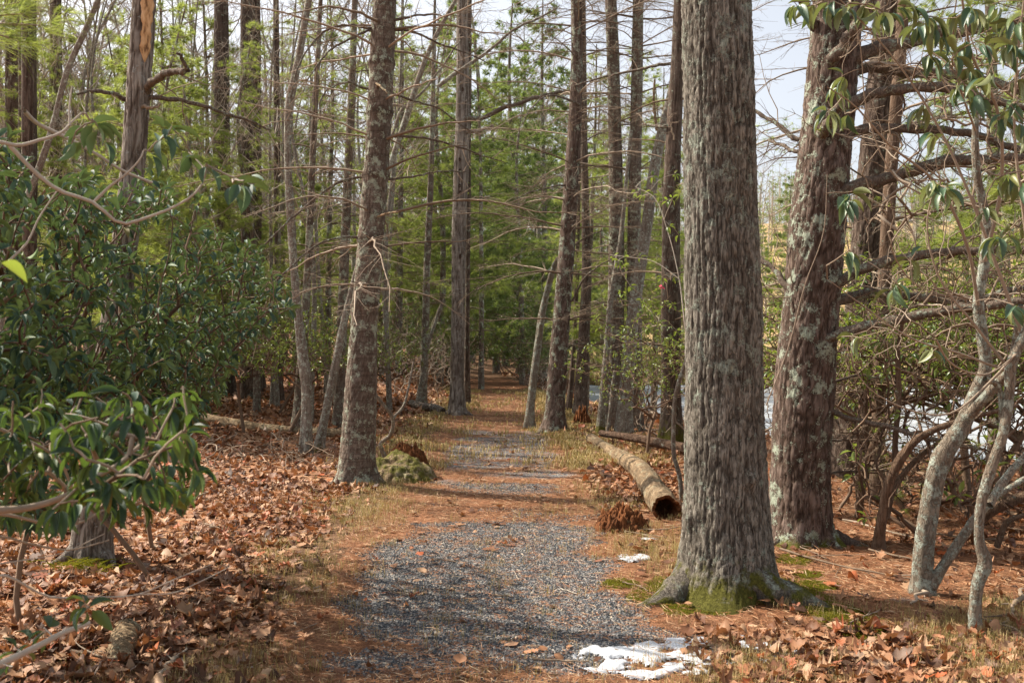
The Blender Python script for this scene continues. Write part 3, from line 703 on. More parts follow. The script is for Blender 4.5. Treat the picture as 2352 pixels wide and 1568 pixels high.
for (pix, dd, r0, r1) in [
    ([(1903, 480), (1935, 440), (2000, 425), (2080, 400), (2190, 375), (2280, 372), (2352, 368), (2450, 372)], (7.2, 6.6), .055, .03),
    ([(1920, 690), (1960, 685), (2020, 670), (2120, 690), (2230, 690), (2352, 660), (2460, 650)], (7.3, 7.6), .05, .025),
    ([(1895, 663), (1930, 640), (1990, 612), (2080, 590), (2180, 573), (2260, 570), (2352, 572), (2450, 580)], (7.2, 6.4), .045, .025),
    ([(1900, 778), (1960, 755), (2040, 742), (2140, 722), (2250, 712), (2352, 698), (2470, 690)], (7.1, 6.2), .045, .028),
    ([(1960, 135), (1990, 115), (2060, 98), (2140, 78), (2230, 60), (2352, 35), (2450, 20)], (7.2, 7.0), .06, .03),
    ([(1945, 160), (1990, 155), (2080, 165), (2160, 165), (2230, 172), (2290, 190), (2352, 205), (2450, 235)], (7.4, 7.8), .055, .03),
    ([(1925, 335), (1945, 320), (1990, 300), (2060, 296), (2140, 300), (2210, 310), (2290, 330), (2352, 350), (2440, 370)], (7.2, 6.8), .045, .022),
    ([(1920, 290), (1935, 255), (1980, 225), (2040, 212), (2110, 200), (2170, 206), (2240, 225), (2300, 240), (2352, 250), (2440, 262)], (7.2, 6.5), .05, .025),
    ([(1905, 135), (1935, 100), (1965, 60), (1985, 30), (2010, -20)], (7.1, 6.8), .055, .045),
    ([(1880, 75), (1862, 60), (1848, 30), (1835, 8), (1815, -20)], (7.3, 7.0), .04, .03),
    ([(1890, 305), (1905, 280), (1925, 250), (1925, 245)], (7.1, 6.8), .05, .035),
    ([(1835, 680), (1805, 660), (1780, 625), (1750, 600), (1730, 588), (1700, 570)], (7.2, 7.6), .028, .02),
    ([(1828, 320), (1790, 290), (1755, 268), (1735, 255), (1700, 235)], (7.4, 7.8), .022, .014),
    ([(1825, 350), (1800, 345), (1760, 330)], (7.4, 7.9), .02, .01),
    ([(1885, 942), (1950, 958), (2030, 975), (2100, 995), (2180, 1015), (2262, 1028)], (7.2, 6.6), .024, .014),
    ([(1900, 880), (1960, 865), (2020, 872), (2100, 895)], (7.4, 7.8), .014, .006),
    ([(1880, 1092), (1930, 1085), (2000, 1078), (2080, 1074)], (7.3, 7.5), .012, .006),
    ([(1888, 1012), (1960, 1014), (2040, 1012)], (7.4, 7.8), .012, .006)]:
    limb(T2, pix, dd[0], dd[1], r0, r1, green=.12, twigs=1.8)
for (tt, pix, dd, r0, r1, mt) in [
    (L4, [(330, 215), (345, 195), (370, 180), (400, 168), (425, 162), (432, 160)], (6.3, 5.9), .028, .02, 'limb'),
    (L4, [(432, 162), (425, 148), (412, 128), (398, 116)], (5.9, 5.7), .014, .006, 'limb'),
    (L4, [(290, 230), (270, 215), (245, 210), (215, 206), (180, 215)], (6.3, 6.0), .018, .008, 'limb'),
    (L4, [(348, 224), (400, 230), (460, 245), (520, 265), (570, 280), (620, 302)], (6.3, 6.8), .018, .007, 'limb'),
    (L4, [(346, 240), (360, 238), (375, 235)], (6.2, 6.1), .016, .003, 'twig'),
    (L1, [(843, 405), (800, 410), (740, 440), (690, 480), (640, 530), (590, 580), (540, 630)], (10.2, 9.6), .016, .006, 'limb'),
    (L1, [(835, 545), (790, 545), (730, 560), (680, 600), (620, 655), (560, 720)], (10.1, 9.4), .014, .005, 'limb'),
    (L1, [(855, 65), (800, 60), (760, 70), (725, 100), (690, 150), (670, 220)], (10.1, 9.8), .016, .006, 'limb'),
    (L1, [(850, 70), (810, 85), (760, 110), (740, 130), (700, 180)], (10.1, 9.4), .014, .006, 'limb'),
    (L1, [(905, 45), (940, 38), (985, 32), (1010, 35), (1035, 48)], (10.1, 9.6), .016, .006, 'limb'),
    (L1, [(903, 70), (960, 80), (1020, 105), (1080, 130), (1130, 155)], (10.2, 10.4), .016, .006, 'limb'),
    (L1, [(900, 215), (950, 230), (1010, 250), (1060, 285), (1090, 300)], (10.2, 10.6), .015, .006, 'limb'),
    (L1, [(895, 312), (950, 315), (1010, 325), (1080, 350), (1160, 375)], (10.2, 10.8), .016, .006, 'limb'),
    (L1, [(842, 205), (800, 190), (760, 205), (735, 240), (740, 280)], (10.1, 9.8), .014, .006, 'limb'),
    (L1, [(890, 412), (940, 410), (1000, 400), (1070, 398)], (10.2, 10.8), .014, .006, 'limb'),
    (L1, [(866, 195), (876, 205), (893, 222)], (9.9, 9.6), .014, .008, 'deadwood'),
    (L1, [(870, 495), (895, 488), (918, 485)], (10.0, 9.8), .013, .008, 'deadwood'),
    (L6, [(1075, 272), (1110, 268), (1150, 248), (1200, 232), (1260, 215), (1320, 205)], (19.8, 19), .055, .03, 'limb'),
    (L6, [(1075, 302), (1105, 298), (1135, 285)], (19.8, 19.4), .05, .03, 'snag'),
    (T10, [(1236, 790), (1242, 745), (1250, 690), (1262, 640), (1278, 590)], (16.4, 16.2), .05, .03, 'pale'),
    (T9, [(1330, 245), (1290, 225), (1250, 225), (1220, 250), (1200, 290)], (16.1, 15.2), .022, .008, 'limb'),
    (T9, [(1300, 425), (1260, 430), (1220, 440), (1180, 460)], (16.1, 15.2), .018, .007, 'limb'),
    (T9, [(1302, 695), (1340, 640), (1380, 610), (1400, 600)], (16.1, 15.4), .022, .01, 'limb'),
    (T9, [(1300, 580), (1340, 550), (1390, 530)], (16.2, 16.6), .018, .008, 'limb'),
    (T9, [(1312, 345), (1360, 315), (1410, 290)], (16.2, 16.8), .018, .008, 'limb'),
    (T9, [(1298, 800), (1340, 788), (1380, 800), (1400, 820)], (16.2, 15.8), .016, .006, 'limb'),
    (T4, [(1525, 290), (1500, 285), (1478, 282)], (13.9, 14.4), .03, .02, 'limb'),
    (T4, [(1520, 150), (1470, 160), (1400, 175), (1340, 190), (1310, 200)], (14, 15.2), .025, .01, 'limb'),
    (T5, [(1509, 300), (1503, 260), (1502, 220), (1507, 180)], (15.4, 15.2), .028, .018, 'deadwood'),
    (L3, [(1005, 200), (1060, 160), (1120, 120), (1180, 70), (1240, 40), (1290, 10)], (12.8, 12.8), .028, .012, 'grey'),
    (L3, [(890, 380), (905, 300), (930, 245), (960, 220), (1010, 160), (1060, 90)], (12.8, 13.2), .024, .012, 'grey')]:
    limb(tt, pix, dd[0], dd[1], r0, r1, mat=mt, twigs=.7 if mt == 'limb' else .25, green=0)

# details on the measured trees
def patch_on(tt, mat, name, z0, z1, a0, a1, off=.004, seed=0):
    """a ragged raised area on a trunk"""
    t, p_, r_, d_ = tt; nz, na = 40, 18; V = []; al = []
    for i in range(nz):
        z = z0+(z1-z0)*i/(nz-1); c, r = at_z(p_, r_, z); e = 1-abs(2*i/(nz-1)-1)**3
        for j in range(na):
            f = (j/(na-1)-.5)*2; wob = .22*math.sin(i*.23+seed)+.12*math.sin(i*.9+2)+.2*rng.random()
            a = (a0+a1)/2+(a1-a0)/2*f*e*(.75+wob)
            k = r*1.03+off*(1-abs(f)**4)+.002*rng.random()-.012*(abs(f) > .95)
            V.append([c[0]+k*math.cos(a), c[1]+k*math.sin(a), z])
    q = [[i*na+j, i*na+j+1, (i+1)*na+j+1, (i+1)*na+j] for i in range(nz-1) for j in range(na-1)]
    mb = MB(); mb.add(V, F4=q, rnd=.5); part(name, mb, M[mat], t)
patch_on(L4, 'barewood', 'stripped_bark_patch', zpx(150, 6.3), zpx(-40, 6.3), -1.5, -.15, .006, 1)
for (a, b) in ((1057, 370), (1057, 430), (1058, 445), (1058, 590), (1057, 395), (1064, 210)):
    t, p_, r_, d_ = L6; z = zpx(b, d_); c, r = at_z(p_, r_, z); th = np.arange(8)/8*6.28
    ax = (a-1176)/FX*d_-c[0]; yy = -math.sqrt(max(r*r*1.05-ax*ax, 0))-.006
    V = [[c[0]+ax+.022*math.cos(k), c[1]+yy-.010, z+.045*math.sin(k)] for k in th]+[[c[0]+ax, c[1]+yy+.03, z]]
    mb = MB(); mb.add(V, F3=[[i, (i+1) % 8, 8] for i in range(8)]); part('woodpecker_hole', mb, M['hole'], t)

def add_roots(tt, specs, mat, moss=.5):
    t, p_, r_, d_ = tt
    for ang, L, rr, sink in specs:
        c, r0 = at_z(p_, r_, p_[0][2]+.25); h = np.array([math.cos(ang), math.sin(ang)]); u = np.linspace(0, 1, 26); sd = np.array([-h[1], h[0]])
        xy = c[:2]+h*(r0*.30+(L+.2*r0)*u)[:, None]+sd*(.10*L*np.sin(u*5+ang*3))[:, None]
        rad = rr*(1-u)**.8+.010; z = ground_z(xy[:, 0], xy[:, 1]) + rad*.35*(1-u) - sink*u + .13*np.exp(-u*L*7)
        P = np.c_[xy, z]; A, B = frames(P); ns = 20; th = np.arange(ns)/ns*6.283
        nn = fbm(np.stack([(np.cos(th)[None]*3+P[:, :1]*16).ravel(), (np.sin(th)[None]*3+P[:, 1:2]*16).ravel(), np.repeat(P[:, 2]*10, ns)], 1), 3).reshape(26, ns)
        R_ = rad[:, None]*(1+.5*(nn-.5)); V = P[:, None]+R_[..., None]*(np.cos(th)[None, :, None]*A[:, None]+np.sin(th)[None, :, None]*B[:, None])
        i = (np.arange(25)*ns)[:, None]; j = np.arange(ns)[None]; j2 = (j+1) % ns; q = np.stack([i+j, i+j2, i+ns+j2, i+ns+j], -1).reshape(-1, 4)
        mb = MB(); mb.add(V, F4=q, rid=np.clip(nn*1.2, 0, 1).ravel(), rnd=.5, moss=(moss*1.25*np.clip(.1+nn, 0, 1)).ravel()); part('root', mb, M[mat], t)
add_roots(T1, [(-2.8, .52, .15, .03), (-.7, .58, .15, .03), (-1.5, .16, .12, .04), (-2.2, .2, .11, .05), (.2, .35, .1, .04), (3.0, .25, .1, .05), (-1.1, .2, .10, .05)], 'poplar', .62)
add_roots(T2, [(-.45, .45, .09, .04), (-2.6, .22, .09, .04), (-1.4, .16, .09, .04), (-.9, .25, .08, .04)], 'pine', .45)
add_roots(L1, [(-2.8, .2, .07, .03), (-.6, .22, .07, .03), (-1.7, .12, .07, .03), (-1.1, .15, .06, .03)], 'young', .3)
add_roots(T9, [(-2.7, .3, .07, .03), (-.6, .2, .06, .03), (-1.6, .14, .06, .03)], 'pine', .35)
add_roots(L6, [(-.5, .35, .08, .03), (-2.6, .3, .08, .03), (-1.5, .15, .07, .03)], 'snag', .2)
add_roots(L4, [(-.6, .2, .06, .03), (-2.5, .2, .06, .03), (-1.5, .12, .06, .03)], 'snag', .2)

# sparse high crowns (above the view)
def crown_mb(r_out, n, needle_mat_i=1, k=14, L=.11, wd=.009):
    mb = MB(); tips = []
    for i in range(n):
        a = rng.random()*6.28; rr = r_out*rng.random()**.5; z = rng.random()*3
        tips.append([rr*math.cos(a)*(1-z/4), rr*math.sin(a)*(1-z/4), z])
    P, c, td = grow([[0, 0, z] for z in np.linspace(-.5, 3, 9)], tips, up=-.1, jit=.05, lead=.1)
    tubes(mb, P, .003*c**.5+.002, 4, mi=0)
    needles(mb, np.repeat(np.array(tips), 3, 0)+rng.normal(size=(3*n, 3))*.12, np.repeat(td, 3, 0), L, k, wd, mi=1, spread=.9)
    return mb
HC = [crown_mb(1.7, 110).mesh('crown', [M['twig'], M['needle']]) for _ in range(2)]
for tt, s_ in ((T2, 1.6), (T3, 1.3), (T6, 1.), (T7, 1.), (T9, 1.1), (T4, .9), (T11, 1.)):
    t, p_, r_, d_ = tt; o = link('crown', HC[rng.integers(2)], t, kind='stuff'); top = p_[-1]-np.array(t.location)
    o.location = (top[0], top[1], top[2]-2.6*s_); o.scale = (s_, s_, s_); o.rotation_euler = (0, 0, rng.random()*6)

# =================================================================== WOODS ROUND ABOUT (shared meshes, one object per tree)
def pine_variant(H, r0, step, Lmax, nlow, k, nl, nw, dens, seedv, spr=.75):
    """white pine: straight ringed trunk, whorled level branches ending in needle tufts"""
    P0 = np.array([[0, 0, -.2], [rng.normal()*.05, rng.normal()*.05, H*.4], [rng.normal()*.12, rng.normal()*.12, H*.75], [rng.normal()*.2, rng.normal()*.2, H]])
    rd = np.array([r0*1.15, r0*.8, r0*.45, .012])
    zs = np.arange(.9+.5*rng.random(), H-.2, step)
    tm = trunk(P0, rd, ns=14, dz=.16, amp=.004, spacing=.05, seed=seedv, flare=.25, zcoarse=30, whorls=())
    mb = MB(); Pp, Dd = [], []
    for z in zs:
        c = np.array([np.interp(z, P0[:, 2], P0[:, i]) for i in range(3)]); f = z/H
        L = Lmax*(1-f)**.75*min(1, .45+f*2.2)
        live = z > nlow*H
        for i in range(rng.integers(4, 7)):
            az = rng.random()*6.28
            p, e = dead_branch(mb, c, az, L*(.6+.5*rng.random()), .12+.5*f**2, .010*(1-f)+.004, .22, 1.0 if live else .55, hook=.3)
            if live:
                for q in e:
                    if rng.random() < dens: Pp.append(q[0]); Dd.append(q[1])
                Pp.append(p[-1]); Dd.append(p[-1]-p[-2])
            elif rng.random() < .25:
                for q in e[:4]: Pp.append(q[0]); Dd.append(q[1])
    Pp = np.array(Pp); Dd = np.array(Dd)
    needles(mb, Pp, Dd+np.array([0, 0, .25]), nl, k, nw, spr, mi=1)
    return tm.mesh('trunk', M['young']), mb

def bare_variant(H, r0, n1=22, n2_=6, n3=4, lo=.22, seedv=0):
    P0 = np.array([[0, 0, -.2], [rng.normal()*.15, rng.normal()*.15, H*.35], [rng.normal()*.3, rng.normal()*.3, H*.7], [rng.normal()*.6, rng.normal()*.6, H]])
    rd = np.array([r0*1.2, r0*.8, r0*.45, .012])
    tm = trunk(P0, rd, ns=14, dz=.2, amp=.005, spacing=.05, seed=seedv, flare=.3, zcoarse=30)
    mb = MB(); p1, r1, p2, r2, p3, r3 = [], [], [], [], [], []
    v = np.linspace(0, 1, 7)[:, None]
    def br(b, D, l, wob=.05):
        c = b+D*l*v+np.array([0, 0, .25+.1*rng.random()])*l*v**2*.6; c[1:] += np.cumsum(rng.normal(size=(6, 3)), 0)*wob*l*.4; return c
    for i in range(n1):
        f = lo+(1-lo)*(i+rng.random())/n1; z = f*H; c = np.array([np.interp(z, P0[:, 2], P0[:, k]) for k in range(3)])
        az = rng.random()*6.28; D = nrm(np.array([math.cos(az), math.sin(az), .5+.5*rng.random()])); l = H*.30*(1.15-f)*(.5+.7*rng.random())+.4
        b = br(c, D, l); p1.append(b); rr = .16*r0+.045*r0*(1-f)*6; r1.append(np.linspace(rr, rr*.25, 7))
        for j in range(n2_):
            s_ = rng.integers(1, 7); D2 = nrm(D+rng.normal(size=3)*.6+np.array([0, 0, .15])); l2 = l*(.25+.35*rng.random()); b2 = br(b[s_], D2, l2, .09); p2.append(b2); r2.append(np.linspace(rr*.35, .003, 7))
            for k in range(n3):
                s3 = rng.integers(1, 7); b3 = br(b2[s3], nrm(D2+rng.normal(size=3)*.65), l2*(.3+.4*rng.random()), .12); p3.append(b3); r3.append(np.linspace(.0048, .0018, 7))
    tubes(mb, np.array(p1), np.array(r1), 5); tubes(mb, np.array(p2), np.array(r2), 3); tubes(mb, np.array(p3), np.array(r3), 3)
    return tm.mesh('trunk', M['grey']), mb.mesh('crown', [M['twig_grey']])

def shrub_variant(H, Wd, ntip, leafm, per, L, stems=5, leafy=1., tm=None, base_bare=.35, twigm='twig_dark'):
    tips = []
    while len(tips) < ntip:
        p = rng.normal(size=3)*np.array([.45, .45, .33])
        if np.linalg.norm(p/np.array([.9, .9, .75])) > 1: continue
        tips.append([p[0]*Wd, p[1]*Wd, H*(base_bare+(1-base_bare)*(.5+p[2]*.75))])
    tips = np.array(tips)
    roots = [[.12*Wd*math.cos(a), .12*Wd*math.sin(a), -.05] for a in np.arange(stems)/stems*6.28]
    P, c, td = grow(roots, tips, up=.3, jit=.11, lead=.25)
    mb = MB(); tubes(mb, P[:, ::2], (.0022*c**.48+.0012)[:, ::2], 4, mi=0)
    if leafm:
        k = rng.random(ntip) < leafy
        a, b, nn, LL = whorls_leaves(tips[k], td[k], per, L, .32, tm, droop=.3)
        place(mb, tm, a, b, nn, LL, .36, mi=1)
    mats = [M[twigm]]+([M[leafm]] if leafm else [])
    return mb.mesh('stems_and_leaves' if leafm else 'stems', mats)

OV4 = leaf_tmpl('oval', 4, .25, .3); OV6 = leaf_tmpl('oval', 7, .30, .35, 1); OVM = leaf_tmpl('oval', 5, .30, .35, 1); OV5 = leaf_tmpl('oval', 4, .25, .25)

def mkpine(nd, *a, **k):
    tm, mb = pine_variant(*a, **k); return tm, mb.mesh('crown', [M['twig'], M[nd]])
PV = [mkpine('needle', 9, .075, .50, 2.1, .18, 34, .13, .0058, .8, 31, spr=.6), mkpine('needle', 10.5, .09, .55, 2.3, .25, 34, .13, .0058, .8, 32, spr=.6), mkpine('needle', 7, .05, .42, 1.7, .10, 34, .125, .0058, .8, 33, spr=.6)]
PD = [mkpine('needle_dark', 14, .13, .62, 3.3, .03, 12, .17, .024, .9, 34), mkpine('needle_dark', 12, .11, .58, 3.0, .02, 12, .17, .024, .9, 35)]
TV = [bare_variant(11, .05, 13, 4, 3, .3, seedv=51), bare_variant(13, .07, 14, 4, 3, .35, seedv=52)]
BV = [bare_variant(13, .12, seedv=41), bare_variant(11, .09, seedv=42), bare_variant(15, .15, 26, 6, 4, .3, seedv=43)]

def put(meshes, name, label, cat, x, y, s=1., group=None, z=None, rot=None, lean=0., noun=None):
    zz = float(ground_z(x, y)) if z is None else z
    t = thing(name, label, cat, (x, y, zz), group); t.scale = (s, s, s); t.rotation_euler = (rng.normal()*lean, rng.normal()*lean, rng.random()*6.28 if rot is None else rot)
    if noun: RANKED.append((t, noun, 1176+x/y*FX, y))
    for nm, me in meshes:
        link(nm, me, t, kind='stuff' if nm in ('crown', 'stems', 'stems_and_leaves') else None)
    return t
def PX(px, d): return (px-1176)/FX*d
LM = [(-400, 'frame edge'), (120, 'dark leaning sapling'), (310, 'stripped dead trunk'), (545, 'flared trunk pair'), (680, 'crooked sapling'), (860, 'tall lichened pine'), (1055, 'white-barked snag'), (1160, 'path bend'), (1290, 'lone path-edge pine'), (1420, 'slim ringed pines'), (1650, 'thickest tree'), (1890, 'broad lichened pine'), (2250, 'pale forked sapling'), (2900, 'outer frame edge')]
RANKED = []
def rank_labels():
    groups = {}
    for o, noun, px, d in RANKED:
        i = max(k for k in range(len(LM)-1) if px >= LM[k][0] or k == 0); groups.setdefault((noun, i), []).append((d, o))
    for (noun, i), L in groups.items():
        L.sort(key=lambda a: a[0])
        for k, (d, o) in enumerate(L):
            w_ = 'only one' if len(L) == 1 else ['nearest', 'second nearest', 'third nearest', 'fourth nearest', 'fifth nearest', 'sixth nearest', 'seventh nearest', 'eighth nearest', 'ninth nearest', 'tenth nearest', 'eleventh nearest', 'twelfth nearest', 'thirteenth nearest', 'fourteenth nearest'][min(k, 13)]
            a, b = LM[i][1], LM[i+1][1]
            o['label'] = f'{noun}, {w_} between {a} and {b}'.replace('only one', 'alone')

def tp(v): return [('trunk', v[0]), ('crown', v[1])]
# young green pines behind the laurel and along the left of the path
def fit(H, d, extra=.8): return (EYE+.375*d+extra)/H
VH = [9, 10.5, 7]
for (px, d, k) in [(36, 16, 1), (150, 19, 0), (268, 20, 1), (402, 14.5, 0), (330, 25, 1), (455, 19, 2), (590, 18, 0), (648, 33, 1), (752, 22, 2), (868, 37, 2), (1010, 31, 1), (470, 23, 2), (250, 24, 0), (30, 21, 0), (380, 18, 2), (300, 13.5, 2),
                    (915, 31, 1), (700, 33, 1), (-60, 17, 0), (200, 31, 1), (610, 40, 1), (905, 42, 1), (440, 37, 1), (1105, 31, 2), (90, 34, 1)]:
    put(tp(PV[k]), 'young_pine_tree', '', 'tree', PX(px, d), d, fit(VH[k], d, rng.uniform(-1.5, .8)), 'young green pines in the woods', lean=.015, noun='pale green pine')
# dense dark pines that close the view over the path
for (px, d, k, s) in [(1090, 40, 0, 1.), (1140, 47, 1, 1.15), (1195, 44, 0, 1.1), (1250, 40, 1, 1.1), (1300, 52, 0, 1.1), (1160, 58, 0, 1.1), (1230, 62, 1, 1.2), (1060, 52, 0, 1.1), (1000, 47, 1, 1.1), (1110, 70, 0, 1.2), (1290, 75, 0, 1.1), (1340, 62, 1, 1.1), (940, 60, 0, 1.1), (1200, 34, 1, .75), (1395, 66, 1, 1.1), (1450, 74, 0, 1.1), (1520, 84, 1, 1.2), (1240, 90, 0, 1.3), (1080, 36, 1, .8), (1030, 66, 0, 1.2)]:
    if d < 46 and px < 1120: px -= 50
    put(tp(PD[k]), 'dense_pine_tree', '', 'tree', PX(px, d), d, s*rng.uniform(1.0, 1.4), 'dense pines at the end of the path', lean=.01, noun='dense dark green pine')
for (px, d, k, s) in [(1345, 21.5, 0, .95), (1440, 20.5, 2, 1.2), (1500, 22, 1, .8), (1385, 26, 2, 1.2), (1545, 19, 2, 1.)]:
    if shore_s(PX(px, d), d) > .2: put(tp(PV[k]), 'young_pine_tree', '', 'tree', PX(px, d), d, s, 'young pines between path and pond', lean=.02, noun='sparse young pine on the bank')
for (px, d, k) in [(1010, 52, 0), (1080, 60, 2), (1130, 75, 0), (1190, 66, 2), (1250, 72, 0), (1310, 85, 2), (1355, 70, 0), (1410, 90, 2), (1470, 80, 0), (1530, 95, 2), (950, 62, 0), (1580, 78, 2), (1225, 55, 1), (1335, 58, 1)]:
    put(tp(BV[k]), 'bare_tree', '', 'tree', PX(px, d), d, 1.7, 'tall bare trees past the path bend', lean=.03, noun='tall leafless tree beyond the water')
# green pine behind the rhododendron over the pond side
for (px, d, k, s) in [(2290, 11.5, 1, 1.0), (2400, 9.8, 0, 1.)]:
    put(tp(PV[k]), 'young_pine_tree', '', 'tree', PX(px, d), d, s, 'green pines on the pond bank', noun='green pine behind rhododendron')
# bare hardwoods
cnt = 0
for i in range(110):
    d = 18+75*rng.random()**1.25; px = rng.uniform(-260, 1010)
    x = PX(px, d)
    if x > -3.0 or (d < 42 and x > -9.0): continue
    put(tp(BV[i % 3]), 'bare_tree', 'bare grey hardwood far off in the dense leafless woods', 'tree', x, d, min(rng.uniform(.75, 1.25), fit((13, 11, 15)[i % 3], d, 1.)), 'bare hardwoods in the woods', lean=.04, noun='bare grey hardwood' if d < 38 else None)
for i in range(75):
    d = 15+40*rng.random(); px = rng.uniform(-100, 1070); x = PX(px, d)
    if x > -2.6 or abs(x-path_c(d)) < 2.2: continue
    put(tp(TV[i % 2]), 'thin_bare_tree', 'very thin straight bare trunk deep in the leafless woods', 'tree', x, d, min(1.2, fit((11, 13)[i % 2], d, 1.)), 'thin bare trunks in the woods', lean=.03, noun='thin straight bare trunk' if d < 30 else None)
# thicker old trunks with a place of their own
def simple_trunk(px0, pyb, w0, px1, w1, d, label, mat='pine_dark', H=12, nm='pine_tree', group=None, name='pine_tree'):
    tt = tree_from(name, label, 'tree', [(px0, pyb, w0*1.35), (px0+(px1-px0)*.12, pyb-90, w0), (px0+(px1-px0)*.55, pyb*.45, (w0+w1)/2), (px1, 0, w1)], mat, H, depth=d, ns=48, dz=.06, amp=.01, spacing=.05, seed=int(px0) % 97, plate=.4, flare=.3)
    return tt
for a in [(516, 915, 40, 508, 30, 21.5, 'flared dark trunk among the leaves behind the laurel, first of a close pair'),
          (572, 922, 36, 566, 26, 21.0, 'dark trunk beside the flared one behind the laurel, slightly slimmer'),
          (592, 918, 26, 588, 18, 22.5, 'slim trunk touching the pair of dark trunks behind the laurel'),
          (70, 900, 36, 66, 30, 15, 'dark trunk beyond the laurel near the frame edge, green tufts across it'),
          (38, 900, 44, 34, 40, 17, 'broad grey trunk beyond the laurel near the frame edge'),
          (128, 900, 30, 128, 24, 20, 'grey trunk with a burl, between the leaning sapling and the dark trunk'),
          (640, 930, 18, 634, 12, 20, 'slim straight trunk in front of the brushy woods, left of the crooked sapling'),
          (1072, 950, 14, 1078, 10, 23, 'thin trunk standing right behind the white-barked snag')]:
    simple_trunk(*a)
# far shore and hillside trees
for i in range(60):
    px = rng.uniform(1330, 2600); d = rng.uniform(62, 150); x = PX(px, d)
    if i % 3 == 0: put(tp(PD[i % 2]), 'hillside_pine_tree', '', 'tree', x, d, rng.uniform(.8, 1.1), 'pines across the pond', lean=.01, noun='hillside pine across pond')
    else: put(tp(BV[i % 3]), 'hillside_bare_tree', '', 'tree', x, d, rng.uniform(.8, 1.2), 'bare trees across the pond', lean=.03, noun='leafless hillside tree across pond')

# masses nobody could count: woods far behind
def far_mass(name, n, fx, fy, tall, mats, leafp, col0):
    mb = MB(); x = fx(n); y = fy(n); z = ground_z(x, y); k = n
    u = np.linspace(0, 1, 4)[None, :, None]; h = tall*(.6+.6*rng.random((k, 1, 1)))
    b = np.stack([x, y, z], 1)[:, None]; ln = rng.normal(size=(k, 1, 3))*np.array([.07, .07, 0]); P = b+(np.array([0, 0, 1.])+ln)*u*h
    tubes(mb, P, (np.linspace(.12, .02, 4)[None]*(.5+rng.random((k, 1)))), 3, mi=0)
    m = 26; q = rng.random((k, m, 1)); base = P[:, :1]+(P[:, -1:]-P[:, :1])*(.12+.86*q); D = nrm(rng.normal(size=(k, m, 3))*np.array([1, 1, .5])+np.array([0, 0, .6])); L = (1.05-q)*tall*.28*(.5+rng.random((k, m, 1)))
    s_ = nrm(np.cross(D, rng.normal(size=D.shape)))*.035
    V = np.stack([base-s_, base+s_, base+D*L], 2).reshape(-1, 3); mb.add(V, F3=np.arange(len(V)).reshape(-1, 3), rnd=np.repeat(rng.random(k*m), 3), mi=0)
    e = (base+D*L*.6).reshape(-1, 3); s2 = e[rng.random(len(e)) < .9]
    D2 = nrm(rng.normal(size=(len(s2), 3, 3))); sw = nrm(np.cross(D2, rng.normal(size=D2.shape)))*.02; Lq = 1.2*rng.random((len(s2), 3, 1))
    V = np.stack([s2[:, None]-sw, s2[:, None]+sw, s2[:, None]+D2*Lq], 2).reshape(-1, 3); mb.add(V, F3=np.arange(len(V)).reshape(-1, 3), rnd=np.repeat(rng.random(len(s2)*3), 3), mi=0)
    if leafp:
        s3 = e[rng.random(len(e)) < leafp]; needles(mb, s3, rng.normal(size=s3.shape), .9, 9, .07, 1.2, mi=1)
    return link(name, mb.mesh(name, mats), kind='stuff')
far_mass('far_woods', 900, lambda n: rng.uniform(-95, 2, n), lambda n: rng.uniform(70, 150, n), 15, [M['twig_grey'], M['needle']], .05, 0)
far_mass('far_hillside_woods', 650, lambda n: rng.uniform(5, 150, n), lambda n: rng.uniform(66, 210, n), 11, [M['twig_grey'], M['laurel_sun']], .5, 0)

# bare brush and laurel thickets in the middle distance
BR = [shrub_variant(2.6, 2.2, 230, None, 0, 0, 7, base_bare=.12, twigm='twig'), shrub_variant(1.8, 2.0, 200, None, 0, 0, 6, base_bare=.1, twigm='twig_grey')]
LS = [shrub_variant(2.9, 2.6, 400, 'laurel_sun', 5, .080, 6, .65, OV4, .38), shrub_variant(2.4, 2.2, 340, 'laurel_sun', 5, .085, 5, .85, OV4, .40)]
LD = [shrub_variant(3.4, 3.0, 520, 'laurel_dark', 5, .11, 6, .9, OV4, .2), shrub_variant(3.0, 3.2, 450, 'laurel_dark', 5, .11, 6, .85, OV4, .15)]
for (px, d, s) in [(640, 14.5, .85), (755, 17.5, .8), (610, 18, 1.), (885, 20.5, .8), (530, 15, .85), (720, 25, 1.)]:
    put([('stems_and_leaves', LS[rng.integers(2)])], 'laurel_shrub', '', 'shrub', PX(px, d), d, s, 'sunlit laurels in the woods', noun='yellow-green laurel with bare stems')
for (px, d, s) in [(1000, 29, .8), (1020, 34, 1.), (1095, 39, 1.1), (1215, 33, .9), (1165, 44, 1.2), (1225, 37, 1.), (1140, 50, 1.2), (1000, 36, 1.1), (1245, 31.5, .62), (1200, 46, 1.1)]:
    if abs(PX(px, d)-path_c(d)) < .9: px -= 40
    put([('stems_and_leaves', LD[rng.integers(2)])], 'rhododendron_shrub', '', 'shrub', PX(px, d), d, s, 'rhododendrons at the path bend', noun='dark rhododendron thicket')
for (px, d, s) in [(930, 24, 1.), (985, 27, 1.), (890, 28, 1.1), (1000, 31, 1.), (830, 22, .9), (560, 24, 1.1), (640, 27, 1.1), (740, 30, 1.1), (460, 20, 1.), (1015, 25, .7), (380, 24, 1.2), (1236, 30, .55), (1255, 36, .8), (1275, 40, .8), (120, 19, 1.2), (240, 26, 1.2), (960, 36, 1.2), (700, 38, 1.2), (860, 38, 1.2), (540, 40, 1.3), (330, 33, 1.3), (20, 28, 1.3), (600, 50, 1.5), (800, 50, 1.5), (420, 48, 1.5), (900, 55, 1.5)]:
    put([('stems', BR[rng.integers(2)])], 'bare_brush', '', 'shrub', PX(px, d), d, s, 'bare brush in the woods', noun='tangled leafless brush')
